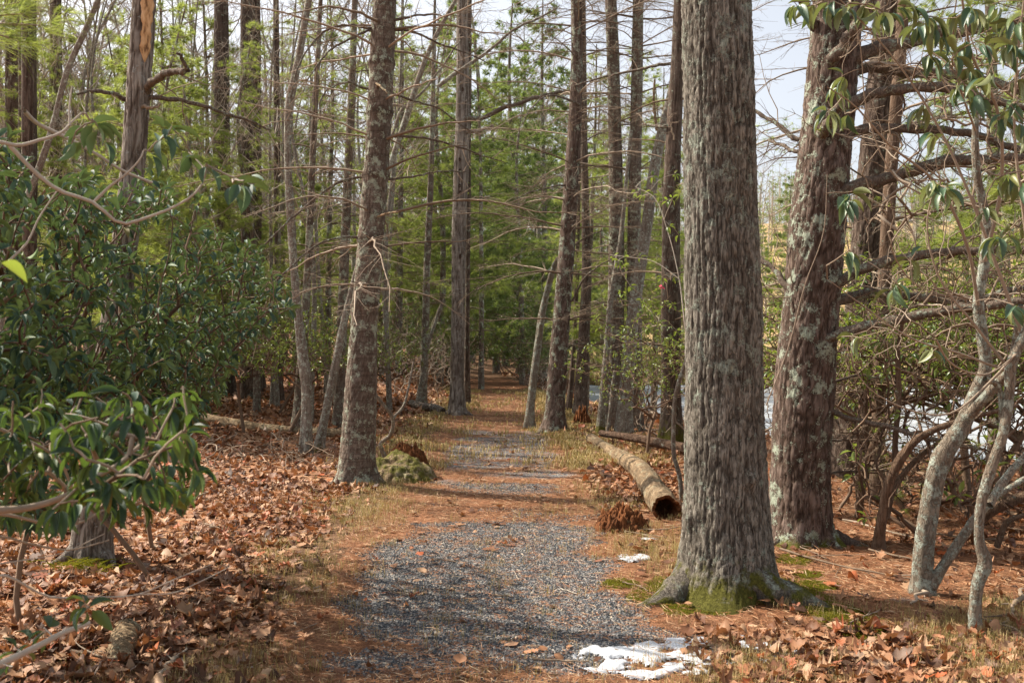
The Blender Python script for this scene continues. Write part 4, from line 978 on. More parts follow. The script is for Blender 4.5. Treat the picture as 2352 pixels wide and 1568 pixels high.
# sparse leafy sprigs between the pines and the thickest tree
for (px, d, s, lb) in [(1500, 12.5, .62, 'sparse green laurel against the dark mossy trunk by the pond'), (1690, 13, .95, 'sparse laurel on the bank seen past the thickest tree'), (1780, 13, .9, 'green laurel filling the gap between the two broadest trees')]:
    put([('stems_and_leaves', LS[rng.integers(2)])], 'laurel_shrub', lb, 'shrub', PX(px, d), d, s)
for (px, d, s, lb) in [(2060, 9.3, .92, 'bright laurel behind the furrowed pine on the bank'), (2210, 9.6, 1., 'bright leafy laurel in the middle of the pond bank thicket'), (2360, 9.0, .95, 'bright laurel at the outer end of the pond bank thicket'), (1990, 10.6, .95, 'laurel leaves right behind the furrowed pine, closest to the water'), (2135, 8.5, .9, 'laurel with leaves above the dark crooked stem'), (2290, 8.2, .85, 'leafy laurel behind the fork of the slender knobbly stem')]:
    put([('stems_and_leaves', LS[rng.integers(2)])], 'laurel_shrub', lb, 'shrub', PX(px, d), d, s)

# =================================================================== BIG LAUREL AT THE LEFT
def leafy_shrub(name, label, tips, roots, leafm, L, per, width, keep_obj, tm, stem_k=.0022, twig='twig_dark', droop=.3, jit=.08, extra=None, lead=.25):
    r0 = roots[0]
    t = thing(name, label, 'shrub', tuple(r0))
    P, c, td = grow(roots, tips, up=.15, jit=jit, lead=lead)
    mb = MB(); tubes(mb, P[:, ::2], np.minimum(stem_k*c**.46+.0010, .017)[:, ::2], 5, rnd=None)
    if extra:
        for cv, ra, rb in extra:
            q = smooth_curve(cv, 20); tubes(mb, q, np.linspace(ra, rb, 20), 8, rnd=.75)
    part('stems', mb, M[twig], t, kind='stuff')
    a, b, nn, LL = whorls_leaves(tips, nrm(td*np.array([1, 1, .35])), per, L, width, tm, droop=droop)
    k = rng.random(len(a)) < .93; a, b, nn, LL = a[k], b[k], nn[k], LL[k]
    # the leaves that show largest stand alone
    inview = (a[:, 1] > .3) & (np.abs(a[:, 0]/np.maximum(a[:, 1], .1)) < .57)
    key = np.where(inview, LL/np.maximum(a[:, 1], .3), -1); order = np.argsort(-key); solo = order[:keep_obj]; rest = order[keep_obj:]
    if len(rest):
        m2 = MB(); place(m2, tm, a[rest], b[rest], nn[rest], LL[rest], width); part('foliage', m2, M[leafm], t, kind='stuff')
    if len(solo):
        lm = MB(); lm.add(tm[0]*np.array([width, 1, 1]), F4=tm[1], rnd=0); me = lm.mesh('leaf', M[leafm])
        from mathutils import Matrix
        for i in solo:
            Y = nrm(b[i]); X = nrm(np.cross(Y, nn[i])); Z = np.cross(X, Y); o = link('leaf', me, t)
            s_ = LL[i]; p = a[i]-np.array(r0)
            o.matrix_local = Matrix([[X[0]*s_, Y[0]*s_, Z[0]*s_, p[0]], [X[1]*s_, Y[1]*s_, Z[1]*s_, p[1]], [X[2]*s_, Y[2]*s_, Z[2]*s_, p[2]], [0, 0, 0, 1]])
    return t
# outline of the mass as the photograph shows it, filled in depth
TOPX = [-250, 0, 60, 130, 200, 260, 330, 420, 500, 570, 610, 650, 680]; TOPY = [330, 310, 340, 400, 370, 440, 395, 450, 470, 560, 590, 650, 690]
BOTX = [-250, 0, 120, 260, 400, 460, 520, 560, 610, 680]; BOTY = [1260, 1230, 1200, 1120, 1010, 960, 880, 800, 770, 700]
tips = []
while len(tips) < 2300:
    px = rng.uniform(-250, 675); py = rng.uniform(290, 1250)
    tpy = np.interp(px, TOPX, TOPY); bpy_ = np.interp(px, BOTX, BOTY)
    if py < tpy or py > bpy_: continue
    dens = vnoise(np.array([[px/70, py/45, 3.]]))[0]
    if dens < (.40 if py < 800 else .30): continue
    if py < 700 and rng.random() < .35: continue
    d = 3.5+ (px+100)/780*3.2 + rng.uniform(-1.0, 1.6)*(.6+.4*rng.random())
    p = W(px, py, d)
    if p[2] < ground_z(p[0], p[1])+.12: continue
    tips.append(p)
def gp(x, y): return [x, y, float(ground_z(x, y))-.05]
leafy_shrub('mountain_laurel_shrub', 'large dark green laurel mass in front of the dead trunk', np.array(tips),
    [gp(-2.7, 5.0), gp(-3.1, 4.4), gp(-2.3, 5.9), gp(-3.4, 5.4), gp(-2.6, 6.6), gp(-3.6, 6.2), gp(-2.2, 4.9)], 'laurel', .076, 6, .34, 300, OVM, .0021, 'twig_dark', .25, .05)
# nearest drooping spray, big glossy leaves
def spray(name, label, px_tips, d0, d1, limbs, leafm, L, per, keep, root, stemk=.0018, droop=.7, jit=.06, twig='twig_grey', tm=OV6, width=.40):
    tips = np.array([W(a, b, rng.uniform(d0, d1)) for a, b in px_tips])
    roots = [root]; ex = []
    for pix, da, db, ra, rb in limbs:
        n = len(pix); cv = np.array([W(a, b, da+(db-da)*i/(n-1)) for i, (a, b) in enumerate(pix)])
        ex.append((cv, ra, rb)); roots += list(smooth_curve(cv, 14))
    return leafy_shrub(name, label, tips, roots, leafm, L, per, width, keep, tm, stemk, twig, droop, jit, ex, .0)
pt = [(30, 920), (95, 930), (150, 950), (60, 1000), (120, 1010), (20, 1060), (90, 1080), (170, 1030), (220, 960), (250, 1010), (290, 940), (330, 920), (370, 950), (400, 930), (420, 990), (360, 1010), (310, 1030), (280, 1090), (330, 1100), (390, 1060), (430, 1060),
      (200, 1080), (150, 1120), (60, 1130), (240, 1130), (120, 1170), (20, 1180), (380, 1110), (420, 1120), (330, 1150), (440, 1020), (200, 1000), (80, 1040), (180, 1150), (280, 1150), (30, 980), (410, 1090), (-40, 1000), (-60, 1100), (455, 1080)]
pt += [(rng.uniform(-30, 440), rng.uniform(885, 1150)) for _ in range(38)]
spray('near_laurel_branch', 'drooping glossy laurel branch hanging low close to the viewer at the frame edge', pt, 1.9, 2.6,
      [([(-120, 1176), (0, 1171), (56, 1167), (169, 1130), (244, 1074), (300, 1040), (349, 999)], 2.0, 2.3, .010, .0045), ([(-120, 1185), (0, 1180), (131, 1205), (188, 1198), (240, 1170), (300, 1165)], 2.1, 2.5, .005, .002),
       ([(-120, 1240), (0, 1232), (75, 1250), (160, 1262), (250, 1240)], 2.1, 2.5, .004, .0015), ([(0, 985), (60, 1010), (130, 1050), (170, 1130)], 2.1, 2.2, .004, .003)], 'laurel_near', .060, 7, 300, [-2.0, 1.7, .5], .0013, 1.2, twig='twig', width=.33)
spray('low_laurel_twig', 'thin grey twig with one small cluster of leaves low over the leaf litter', [(190, 1385), (205, 1395)], 2.2, 2.25,
      [([(-100, 1340), (11, 1321), (60, 1345), (112, 1370), (200, 1370), (319, 1364), (400, 1330), (487, 1295)], 2.1, 2.4, .0035, .0012), ([(319, 1364), (400, 1360), (470, 1330), (530, 1300)], 2.25, 2.5, .002, .001), ([(190, 1368), (196, 1385), (200, 1400)], 2.15, 2.2, .0015, .001), ([(-60, 1302), (60, 1285), (140, 1270), (240, 1225)], 2.3, 2.5, .002, .001)], 'laurel_near', .062, 4, 8, [-2.0, 1.7, .4], .001, .3)
spray('lichened_laurel_branch', 'lichened grey branch poking in low at the frame corner with small dark leaves', [(40, 1490), (75, 1470), (30, 1530), (100, 1440)], 2.2, 2.4,
      [([(-100, 1560), (0, 1524), (94, 1479), (150, 1450), (206, 1430)], 2.2, 2.4, .011, .006)], 'laurel_near', .06, 4, 20, [-2.2, 1.9, .2], .001, .5)
spray('bare_laurel_branch', 'curving bare grey branches of the laurel arching up in front of the dead trunk', [(200, 290), (215, 280), (245, 320), (165, 330), (230, 300), (350, 350), (395, 290), (400, 300), (385, 310), (433, 350), (475, 375), (560, 415), (575, 425), (535, 420)], 2.7, 3.2,
      [([(-120, 318), (0, 326), (38, 334), (90, 322), (142, 304), (165, 280), (188, 259)], 2.7, 2.9, .0075, .003), ([(22, 334), (75, 390), (131, 435), (214, 465), (281, 514), (338, 499), (400, 475), (450, 442), (470, 410), (465, 382)], 2.8, 3.1, .007, .003),
       ([(214, 465), (250, 430), (300, 390), (325, 360), (330, 345)], 2.95, 3.0, .005, .0025), ([(160, 290), (160, 240), (165, 200)], 2.85, 2.9, .004, .002), ([(56, 255), (82, 281), (150, 315), (225, 356), (278, 390), (350, 420)], 4., 4.4, .010, .006), ([(20, 600), (60, 560), (90, 500), (130, 440)], 2.9, 3.0, .004, .002)], 'laurel', .085, 4, 40, [-2.6, 2.3, 1.2], .0012)
spray('yellow_laurel_leaf_spray', 'yellow green leaf pair hanging at the very edge of the view', [(-14, 600), (-8, 640)], 1.5, 1.55,
      [([(-100, 520), (-30, 540), (0, 580)], 1.5, 1.5, .004, .002)], 'laurel_sun', .055, 2, 8, [-1.5, 1.4, 1.2], .001, 1.5)
# pine spray out of focus at the top corner
mb = MB(); bs = np.array([W(a, b, 3.2) for a, b in [(20, 20), (60, 60), (30, 90), (90, 30), (10, 60), (5, 10), (70, 100), (-30, 40), (110, 60), (45, 5), (-20, 90), (60, -20)]]); root = W(-140, 90, 3.2)
t = thing('pine_branch', 'soft blurred pine spray hanging in at the top corner of the view', 'branch', tuple(root))
for b_ in bs: tubes(mb, smooth_curve(np.array([root, (root+b_)/2+[0, 0, .03], b_]), 8), np.linspace(.006, .0015, 8), 4)
part('twigs', mb, M['twig'], t, kind='stuff'); mb = MB(); needles(mb, np.repeat(bs, 4, 0)+rng.normal(size=(len(bs)*4, 3))*.03, np.repeat(bs-root, 4, 0), .10, 24, .0014, .5); part('needles', mb, M['needle'], t, kind='stuff')

# =================================================================== RHODODENDRON AND SAPLINGS AT THE RIGHT
def stem_poly(pix, d0, d1, r):
    n = len(pix); return np.array([W(a, b, d0+(d1-d0)*i/(n-1)) for i, (a, b) in enumerate(pix)]), r
def stem_thing(name, label, parts_, mat, cat='sapling', seed=0):
    """parts_: list of (pix with widths, d0, d1)"""
    t = None
    for q, (pix, d0, d1) in enumerate(parts_):
        n = len(pix); dd = [d0+(d1-d0)*i/(n-1) for i in range(n)]
        P = np.array([W(a, b, d) for (a, b, c), d in zip(pix, dd)]); r = np.array([c/FX*d/2 for (a, b, c), d in zip(pix, dd)])
        if t is None:
            P[0, 2] = float(ground_z(P[0, 0], P[0, 1]))-.06; t = thing(name, label, cat, tuple(P[0]))
        Qc = smooth_curve(np.c_[P, r], 70); mb = MB(); ns = 20
        A, B = frames(Qc[:, :3]); th = np.arange(ns)/ns*6.283
        nn = fbm(np.stack([(np.cos(th)[None]*3+Qc[:, :1]*9).ravel(), (np.sin(th)[None]*3+Qc[:, 1:2]*9).ravel(), np.repeat(Qc[:, 2]*16, ns)], 1), 3).reshape(70, ns)
        rr = Qc[:, 3:4]*(1+.35*(nn-.5)); V = Qc[:, None, :3]+rr[..., None]*(np.cos(th)[None, :, None]*A[:, None]+np.sin(th)[None, :, None]*B[:, None])
        i = (np.arange(69)*ns)[:, None]; j = np.arange(ns)[None]; j2 = (j+1) % ns
        q4 = np.stack([i+j, i+j2, i+ns+j2, i+ns+j], -1).reshape(-1, 4)
        mz = np.repeat(np.exp(-np.maximum(Qc[:, 2]-P[0, 2]-.05, 0)/.05)*.6*(1 if q == 0 else 0), ns)
        mb.add(V, F4=q4, rid=np.clip(nn*1.3, 0, 1).ravel(), rnd=.6, moss=mz)
        part('trunk' if q == 0 else 'limb', mb, M[mat], t)
    return t
stem_thing('lichened_sapling', 'thick pale lichened stem with a mossy patch and forked foot', [
    ([(2118, 1368, 70), (2118, 1340, 54), (2124, 1243, 44), (2142, 1130, 42), (2165, 1048, 44), (2208, 980, 37), (2245, 895, 32), (2262, 854, 28), (2258, 780, 26), (2247, 704, 24), (2262, 592, 22), (2266, 520, 20), (2243, 394, 18), (2240, 300, 15), (2243, 240, 12)], 5.75, 5.5),
    ([(2138, 1345, 30), (2160, 1310, 24), (2206, 1240, 22), (2240, 1190, 18), (2290, 1140, 14), (2360, 1095, 12)], 5.7, 5.6),
    ([(2225, 955, 26), (2260, 915, 22), (2299, 873, 22), (2318, 850, 16), (2330, 790, 14), (2345, 700, 12)], 5.6, 5.1)], 'pale')
stem_thing('lichened_sapling', 'slender knobbly lichened stem with two forks at the frame edge', [
    ([(2239, 1466, 38), (2240, 1400, 27), (2246, 1340, 27), (2262, 1295, 32), (2250, 1245, 22), (2252, 1168, 22), (2277, 1074, 24), (2303, 999, 22), (2318, 900, 22), (2322, 840, 24), (2352, 770, 20), (2380, 700, 16)], 4.95, 4.9),
    ([(2272, 1160, 20), (2295, 1120, 19), (2325, 1080, 17), (2370, 1030, 14)], 4.95, 5.1),
    ([(2303, 995, 13), (2285, 880, 12), (2262, 870, 12)], 4.95, 4.9)], 'pale')
stem_thing('dark_sapling', 'dark brown crooked stem on the bank between the two broad pines and the pale sapling', [
    ([(2018, 1264, 38), (2020, 1230, 26), (2028, 1180, 23), (2041, 1111, 22), (2066, 1058, 22), (2105, 1010, 18), (2150, 985, 15), (2230, 960, 12), (2340, 930, 8)], 7.0, 6.6),
    ([(2035, 1190, 15), (2050, 1130, 14), (2090, 1070, 12), (2150, 1020, 10), (2200, 990, 7)], 7.0, 7.2),
    ([(2055, 1075, 14), (2056, 1020, 13), (2065, 900, 12), (2062, 820, 10), (2080, 700, 8)], 7.0, 7.0)], 'brown')
stem_thing('dark_sapling', 'pair-stemmed brown sapling hooked at its base behind the dark crooked stem', [
    ([(1966, 1190, 16), (1975, 1165, 17), (1972, 1110, 14), (1990, 1060, 13), (2012, 1003, 12), (2060, 930, 10), (2100, 880, 8)], 8.2, 7.8),
    ([(1975, 1165, 14), (1984, 1110, 12), (1992, 1040, 11), (1988, 960, 10), (1995, 860, 8)], 8.2, 8.1)], 'brown')
stem_thing('curved_limb', 'thick brown limb bending up from the bank at the frame edge over a hollow', [
    ([(2230, 1235, 20), (2255, 1190, 24), (2300, 1160, 24), (2352, 1140, 24), (2420, 1120, 20)], 7.3, 7.0),
    ([(2290, 1255, 14), (2300, 1225, 14), (2312, 1200, 13), (2360, 1180, 10)], 6.9, 6.8)], 'brown')
stem_thing('leaning_sapling', 'thin mossy grey stem leaning past the log end against the thickest tree', [
    ([(1567, 1150, 12), (1560, 1090, 10), (1549, 1050, 10), (1547, 980, 10), (1553, 900, 9), (1575, 830, 9), (1590, 780, 8)], 9.0, 8.8)], 'grey')
stem_thing('leaning_sapling', 'thin bent stem at the foot of the straight ringed pine', [
    ([(1392, 1003, 8), (1402, 940, 8), (1406, 890, 7), (1412, 850, 6)], 15.3, 15.3)], 'grey')
stem_thing('bent_sapling', 'small grey bent twig rising behind the mossy mound by the tall lichened pine', [
    ([(905, 1052, 11), (880, 1040, 10), (874, 1020, 9), (895, 1000, 9), (902, 980, 8), (900, 955, 8), (885, 935, 8), (862, 905, 7)], 11.4, 11.0),
    ([(902, 960, 7), (925, 935, 6), (938, 890, 5), (950, 830, 4)], 11.3, 11.5)], 'grey')

# the hanging rhododendron itself
RH = [(1935, 175), (1925, 190), (1905, 250), (1895, 262), (1940, 262), (1958, 440), (1955, 450), (1950, 575), (2060, 650), (2050, 660), (1958, 770), (2147, 785), (2285, 540), (2300, 550), (2290, 270), (1820, 5), (1850, 15), (1870, 5), (2010, 20), (2040, 35), (2100, 60), (2110, 50), (2190, 30), (2240, 10), (2250, 30), (2200, 120),
      (2210, 110), (2330, 240), (2310, 260), (2310, 400), (2330, 410), (2230, 160), (2240, 175), (2150, 40), (2340, 60), (2350, 30), (2290, 40), (2330, 110), (2260, 100), (2100, 15), (1980, 10), (2140, 410), (2160, 420), (2330, 700), (2200, 200), (2250, 230), (2340, 180), (1900, 0), (1940, 15), (2280, 10), (2060, 5), (2175, 430), (2090, 590)]
RH += [(rng.uniform(2080, 2380), rng.uniform(-20, 330)) for _ in range(13)]+[(rng.uniform(2180, 2380), rng.uniform(330, 700)) for _ in range(4)]
spray('rhododendron_shrub', 'rhododendron with long hanging leaves and looping grey stems over the pond bank', RH, 4.3, 5.2,
      [([(2247, 700), (2220, 560), (2150, 420), (2040, 330), (1960, 240), (1900, 200)], 5.5, 4.8, .012, .003), ([(2262, 600), (2300, 420), (2290, 250), (2230, 120), (2210, 0)], 5.4, 4.7, .013, .006), ([(2352, 780), (2300, 640), (2240, 480), (2160, 300), (2050, 130), (1960, 30), (1900, -30)], 5., 4.7, .011, .003),
       ([(2318, 854), (2200, 810), (2100, 780), (1980, 700), (1900, 640)], 5., 4.8, .008, .002), ([(2352, 790), (2270, 880), (2180, 950), (2060, 930), (1985, 880), (1958, 830), (1958, 780)], 4.9, 4.6, .007, .002), ([(2320, 850), (2250, 760), (2150, 620), (2130, 500), (2150, 420)], 5., 4.8, .009, .003),
       ([(2380, 700), (2352, 500), (2330, 300), (2340, 100), (2352, 0)], 4.9, 4.7, .010, .005), ([(2240, 300), (2200, 180), (2190, 60), (2200, -20)], 5.4, 4.8, .007, .003), ([(2045, 560), (2060, 600), (2100, 650), (2220, 690)], 4.8, 5.1, .004, .002), ([(1760, 930), (1810, 800), (1850, 650), (1890, 540), (1900, 400)], 5.2, 4.9, .004, .002), ([(2150, 780), (2180, 830), (2260, 860), (2352, 800)], 4.6, 4.9, .006, .003),
       ([(2240, 450), (2170, 460), (2060, 410), (1990, 250), (1975, 100), (1950, 0)], 5.2, 4.7, .006, .002)], 'rhodo', .125, 6, 300, gp(2.75, 5.0), .0014, 1.35, .10, 'twig', OV6, .30)
# tangle of bare stems between the bank and the ice
tips = []
while len(tips) < 1150:
    px = rng.uniform(1940, 2450); py = rng.uniform(780, 1190)
    d = rng.uniform(6.6, 9.6); p = W(px, py, d)
    if p[2] < .1 or shore_s(p[0], p[1]) < -.8: continue
    tips.append(p)
roots = [gp(3.4, 7.4), gp(4.0, 8.0), gp(4.6, 8.6), gp(5.2, 8.2), gp(3.0, 8.4), gp(5.6, 9.3), gp(3.9, 9.0), gp(4.9, 7.0)]
t = thing('bare_thicket', 'dense tangle of bare arching laurel stems in front of the pale ice', 'shrub', tuple(roots[0]))
P, c, td = grow(roots, np.array(tips), up=.35, jit=.10, lead=.22); mb = MB(); tubes(mb, P[:, ::2], (.0024*c**.45+.0014)[:, ::2], 4); part('stems', mb, M['twig_dark'], t, kind='stuff')
a, b, nn, LL = whorls_leaves(np.array(tips)[::14], td[::14], 4, .09, .34, OV5); mb = MB(); place(mb, OV5, a, b, nn, LL, .36); part('foliage', mb, M['laurel_sun'], t, kind='stuff')
tips = []
while len(tips) < 650:
    px = rng.uniform(1980, 2450); py = rng.uniform(60, 830)**1.0; d = rng.uniform(5.4, 7.6); tips.append(W(px, py, d))
t = thing('tall_bare_shrub', 'tall tangle of fine bare twigs woven through the limbs over the pond', 'shrub', tuple(gp(3.6, 6.4)))
P, c, td = grow([W(a, b, d) for a, b, d in ((2262, 854, 6.2), (2258, 700, 6.2), (2250, 500, 6.2), (2150, 900, 6.8), (2110, 700, 6.8), (2090, 500, 6.6), (2360, 700, 5.8), (2352, 400, 5.8), (2250, 1000, 6.4), (2150, 1050, 6.8))]+[gp(3.6, 6.4)], np.array(tips), up=.2, jit=.09, lead=.1)
mb = MB(); tubes(mb, P[:, ::2], (.0018*c**.42+.0010)[:, ::2], 4); part('stems', mb, M['twig'], t, kind='stuff')
# low sprays at the water line between the trunks
tips = []
while len(tips) < 380:
    px = rng.uniform(1460, 1800); d = rng.uniform(13, 18); p = W(px, rng.uniform(780, 1000), d)
    if p[2] < -.3: continue
    tips.append(p)
t = thing('bare_thicket', 'bare brush along the water line seen between the pine trunks', 'shrub', tuple(gp(3., 15)))
P, c, td = grow([gp(2.4, 15), gp(3.2, 14.5), gp(4., 15.2), gp(4.6, 14.3), gp(3.4, 16.5), gp(2.6, 17)], np.array(tips), up=.3, jit=.15, lead=.2); mb = MB(); tubes(mb, P, .003*c**.47+.002, 4); part('stems', mb, M['twig'], t, kind='stuff')
# laurel sprig across the slim pines
pt = [(1460, 440), (1475, 450), (1495, 440), (1515, 450), (1530, 462), (1545, 455), (1420, 600), (1440, 590), (1435, 610), (1500, 405), (1540, 520), (1560, 540), (1550, 400), (1410, 590), (1470, 590), (1520, 640), (1545, 700), (1500, 720), (1530, 780), (1555, 760), (1480, 700), (1515, 740), (1450, 660)]
spray('laurel_sapling', 'thin laurel sapling with sparse shiny leaves and a pink ribbon, crossing the slim pines', pt, 9.2, 10.5, [([(1600, 900), (1575, 760), (1560, 640), (1530, 520), (1500, 450), (1460, 430)], 9.3, 10., .010, .003), ([(1560, 640), (1500, 600), (1440, 590), (1400, 585)], 9.5, 10., .005, .002)], 'laurel_sun', .075, 5, 60, gp(1.9, 9.4), .0016, .3)
mb = MB()
for k in range(5):
    p = W(1520, 660, 9.8)+rng.normal(size=3)*.006; q = p+rng.normal(size=3)*.03; place(mb, OV4, p[None], (q-p)[None], np.array([[0, -1, .3]]), np.array([.04]), .35)
t = thing('pink_ribbon', 'small knotted pink ribbon tied to a sapling twig near the slim pines', 'ribbon', tuple(W(1520, 660, 9.8)), data=None)
part('ribbon_loop', mb, M['pink'], t)

# =================================================================== LOGS, STUMPS, MOUND, SNOW
def log(name, label, p0, p1, r0, r1, mat, hollow=False, seed=0, bend=.05, knots=3, moss=0.):
    p0 = np.array(p0, float); p1 = np.array(p1, float); n = 130; ns = 44; u = np.linspace(0, 1, n)
    P = p0+(p1-p0)*u[:, None]; sd = nrm(np.cross(p1-p0, [0, 0, 1])); P += sd*(bend*np.sin(u*4+seed))[:, None]; P[:, 2] += .3*bend*np.sin(u*7+seed)
    A, B = frames(P); th = np.arange(ns)/ns*6.283; r = r0+(r1-r0)*u
    N1 = fbm(np.stack([(np.cos(th)[None]*1.5+u[:, None]*9).ravel(), (np.sin(th)[None]*1.5+seed+0*u[:, None]).ravel(), np.repeat(u*14, ns)], 1), 4).reshape(n, ns)
    N2 = fbm(np.stack([(np.cos(th)[None]*14+u[:, None]*20).ravel(), (np.sin(th)[None]*14+0*u[:, None]).ravel(), np.repeat(u*30, ns)], 1), 3).reshape(n, ns)
    rr = r[:, None]*(1+.50*(N1-.5)+.18*(N2-.5)); rr *= (1-.25*np.clip((N1-.62)*12, 0, 1)*.35)
    rr *= 1+.10*(fbm(np.stack([(np.cos(th)[None]*4+u[:, None]*30).ravel(), (np.sin(th)[None]*4+seed+0*u[:, None]).ravel(), np.repeat(u*40, ns)], 1), 3).reshape(n, ns)-.5); rr[0] *= .8; endj = np.zeros((n, ns)); T = nrm(p1-p0)
    V = P[:, None]+rr[..., None]*(np.cos(th)[None, :, None]*A[:, None]+np.sin(th)[None, :, None]*B[:, None])
    V[-1] += T*(rng.random((ns, 1))-.4)*r1*.5; V[0] += T*(rng.random((ns, 1))-.4)*r0*1.2
    i = (np.arange(n-1)*ns)[:, None]; j = np.arange(ns)[None]; j2 = (j+1) % ns; q4 = np.stack([i+j, i+j2, i+ns+j2, i+ns+j], -1).reshape(-1, 4)
    mb = MB(); zc = (V[..., 2]-P[:, None, 2])/r[:, None]
    mb.add(V, F4=q4, rid=np.clip(N2*1.1, 0, 1).ravel(), rnd=.5, moss=(moss*np.clip(zc, 0, 1)).ravel())
    t = thing(name, label, 'log', tuple(P[n//2]+[0, 0, -r0]))
    part('bark', mb, M[mat], t)
    for end, sgn in ((-1, -1), (0, 1)):
        ring = V[end]; c = P[end]; dpt = r[end]*(1.6 if hollow and end == -1 else .15)
        rings = [ring, c+(ring-c)*.78, c+(ring-c)*.6+T*sgn*dpt, c+(ring-c)*.05+T*sgn*dpt]; VV = np.concatenate(rings)
        f = [[k*ns+a, k*ns+(a+1) % ns, (k+1)*ns+(a+1) % ns, (k+1)*ns+a] for k in range(3) for a in range(ns)]
        m2 = MB(); m2.add(VV, F4=f, rid=np.repeat([.9, .6, .15, .05], ns), rnd=.5); part('broken_end', m2, M['rotten' if hollow and end == -1 else mat], t)
    return t
def gz(x, y): return float(ground_z(x, y))
log('fallen_log', 'long pale barkless log with a hollow end lying along the path edge', [1.25, 14.3, gz(1.25, 14.3)+.07], [1.44, 8.05, gz(1.44, 8.05)+.10], .085, .125, 'deadwood', True, 3, .11)
log('fallen_log', 'dark splintered log lying behind the pale hollow one, its broken tip raised', [1.33, 14.0, gz(1.33, 14)+.20], [2.75, 12.4, gz(2.75, 12.4)+.07], .045, .09, 'darklog', False, 5, .04)
log('fallen_log', 'weathered orange-brown log lying in the leaves behind the saplings', [PX(420, 16.3), 16.3, gz(PX(420, 16.3), 16.3)+.09], [PX(790, 14.2), 14.2, gz(PX(790, 14.2), 14.2)+.06], .10, .065, 'deadwood', False, 7, .1)
log('fallen_log', 'grey weathered log piece lying left of the white-barked snag', [PX(940, 21), 21.5, gz(-2.2, 21)+.1], [PX(1022, 20.3), 20.1, gz(-1.5, 20)+.06], .10, .08, 'snag', False, 9, .06)
log('rotten_log_piece', 'pale crumbling piece of rotten wood sunk into the leaves at the frame bottom', [PX(225, 4.6), 4.85, gz(-2, 4.8)+.02], [PX(290, 4.4), 4.45, gz(-1.9, 4.4)+.0], .075, .06, 'deadwood', False, 11, .03)

def lump(name, label, cat, x, y, rx, ry, h, mat, spikes=0., seed=0, moss=0., res=64, pname='wood', z0=None):
    g = np.linspace(-1, 1, res); U, Vv = np.meshgrid(g, g); rr = np.hypot(U, Vv)
    nn = (fbm(np.stack([(U*3+seed).ravel(), (Vv*3).ravel(), np.full(U.size, seed*1.)], 1), 4)).reshape(U.shape); n3 = fbm(np.stack([(U*9+seed).ravel(), (Vv*9).ravel(), np.full(U.size, seed+.5)], 1), 3).reshape(U.shape)
    prof = np.clip(1-rr**2, 0, 1)**.7*(.55+.9*nn)
    if spikes: prof = prof*(1-spikes)+spikes*np.clip(1-rr**1.6, 0, 1)*np.clip((n3-.38)*4, 0, 1.5)
    X = x+U*rx*(1+.25*(nn-.5)); Y = y+Vv*ry*(1+.25*(n3-.5)); Z = ground_z(X, Y)-.03+prof*h+.035*(n3-.5)*(rr < 1)
    V = np.stack([X, Y, Z], -1).reshape(-1, 3); idx = np.arange(res*res).reshape(res, res)
    ok = (rr[:-1, :-1] < 1.02); q = np.stack([idx[:-1, :-1], idx[:-1, 1:], idx[1:, 1:], idx[1:, :-1]], -1)[ok]
    t = thing(name, label, cat, (x, y, gz(x, y))); mb = MB(); mb.add(V, F4=q, rid=np.clip(n3*1.2, 0, 1).ravel(), rnd=.5, moss=np.clip(moss*(.6+.8*(nn-.3)), 0, 1).ravel()); part(pname, mb, M[mat], t); return t, (X, Y, Z, rr)
lump('rotten_stump', 'small dark jagged rotten stump beside the hollow end of the pale log', 'stump', .93, 7.75, .25, .2, .24, 'rotten', .35, 3, .25)
lump('mossy_mound', 'low mound of bleached wood under yellow green moss beside the tall lichened pine', 'mound', PX(912, 10.75), 10.75, .50, .55, .27, 'deadwood', .05, 5, .66)
lump('rotten_stump', 'red-brown crumbling stump with a pointed splinter behind the mossy mound', 'stump', PX(940, 11.8), 11.6, .30, .24, .36, 'rotten', .3, 8, .2)
# splinter blades
def splinters(t, x, y, n, hh, rad, mat, seed, lean=(0, 0)):
    mb = MB(); P = []; Rr = []
    for i in range(n):
        a = rng.random()*6.28; r = rad*rng.random()**.5; b = np.array([x+r*math.cos(a), y+r*math.sin(a), gz(x, y)-.02]); h = hh*(.4+.6*rng.random())*(1-.6*r/rad)
        d = np.array([lean[0]+rng.normal()*.18, lean[1]+rng.normal()*.18, 1.]); u = np.linspace(0, 1, 5)[:, None]; P.append(b+d*h*u+rng.normal(size=(5, 3))*.008); Rr.append(np.array([.05, .045, .035, .022, .004])*(.5+.7*rng.random()))
    tubes(mb, np.array(P), np.array(Rr), 5, rid=.4); part('splinters', mb, M[mat], t, kind='stuff')
for o in list(C.objects):
    if o.name.startswith('rotten_stump'):
        x, y = o.location.x, o.location.y
        splinters(o, x, y, 7, .18 if y < 9 else .40, .13 if y < 9 else .09, 'rotten', 1, (0, 0) if y < 9 else (-.12, 0))
lump('broken_stump', 'broken dark stump with a pale splinter at the water edge pine', 'stump', PX(1335, 17.5), 17.4, .22, .2, .35, 'rotten', .6, 12, .0)

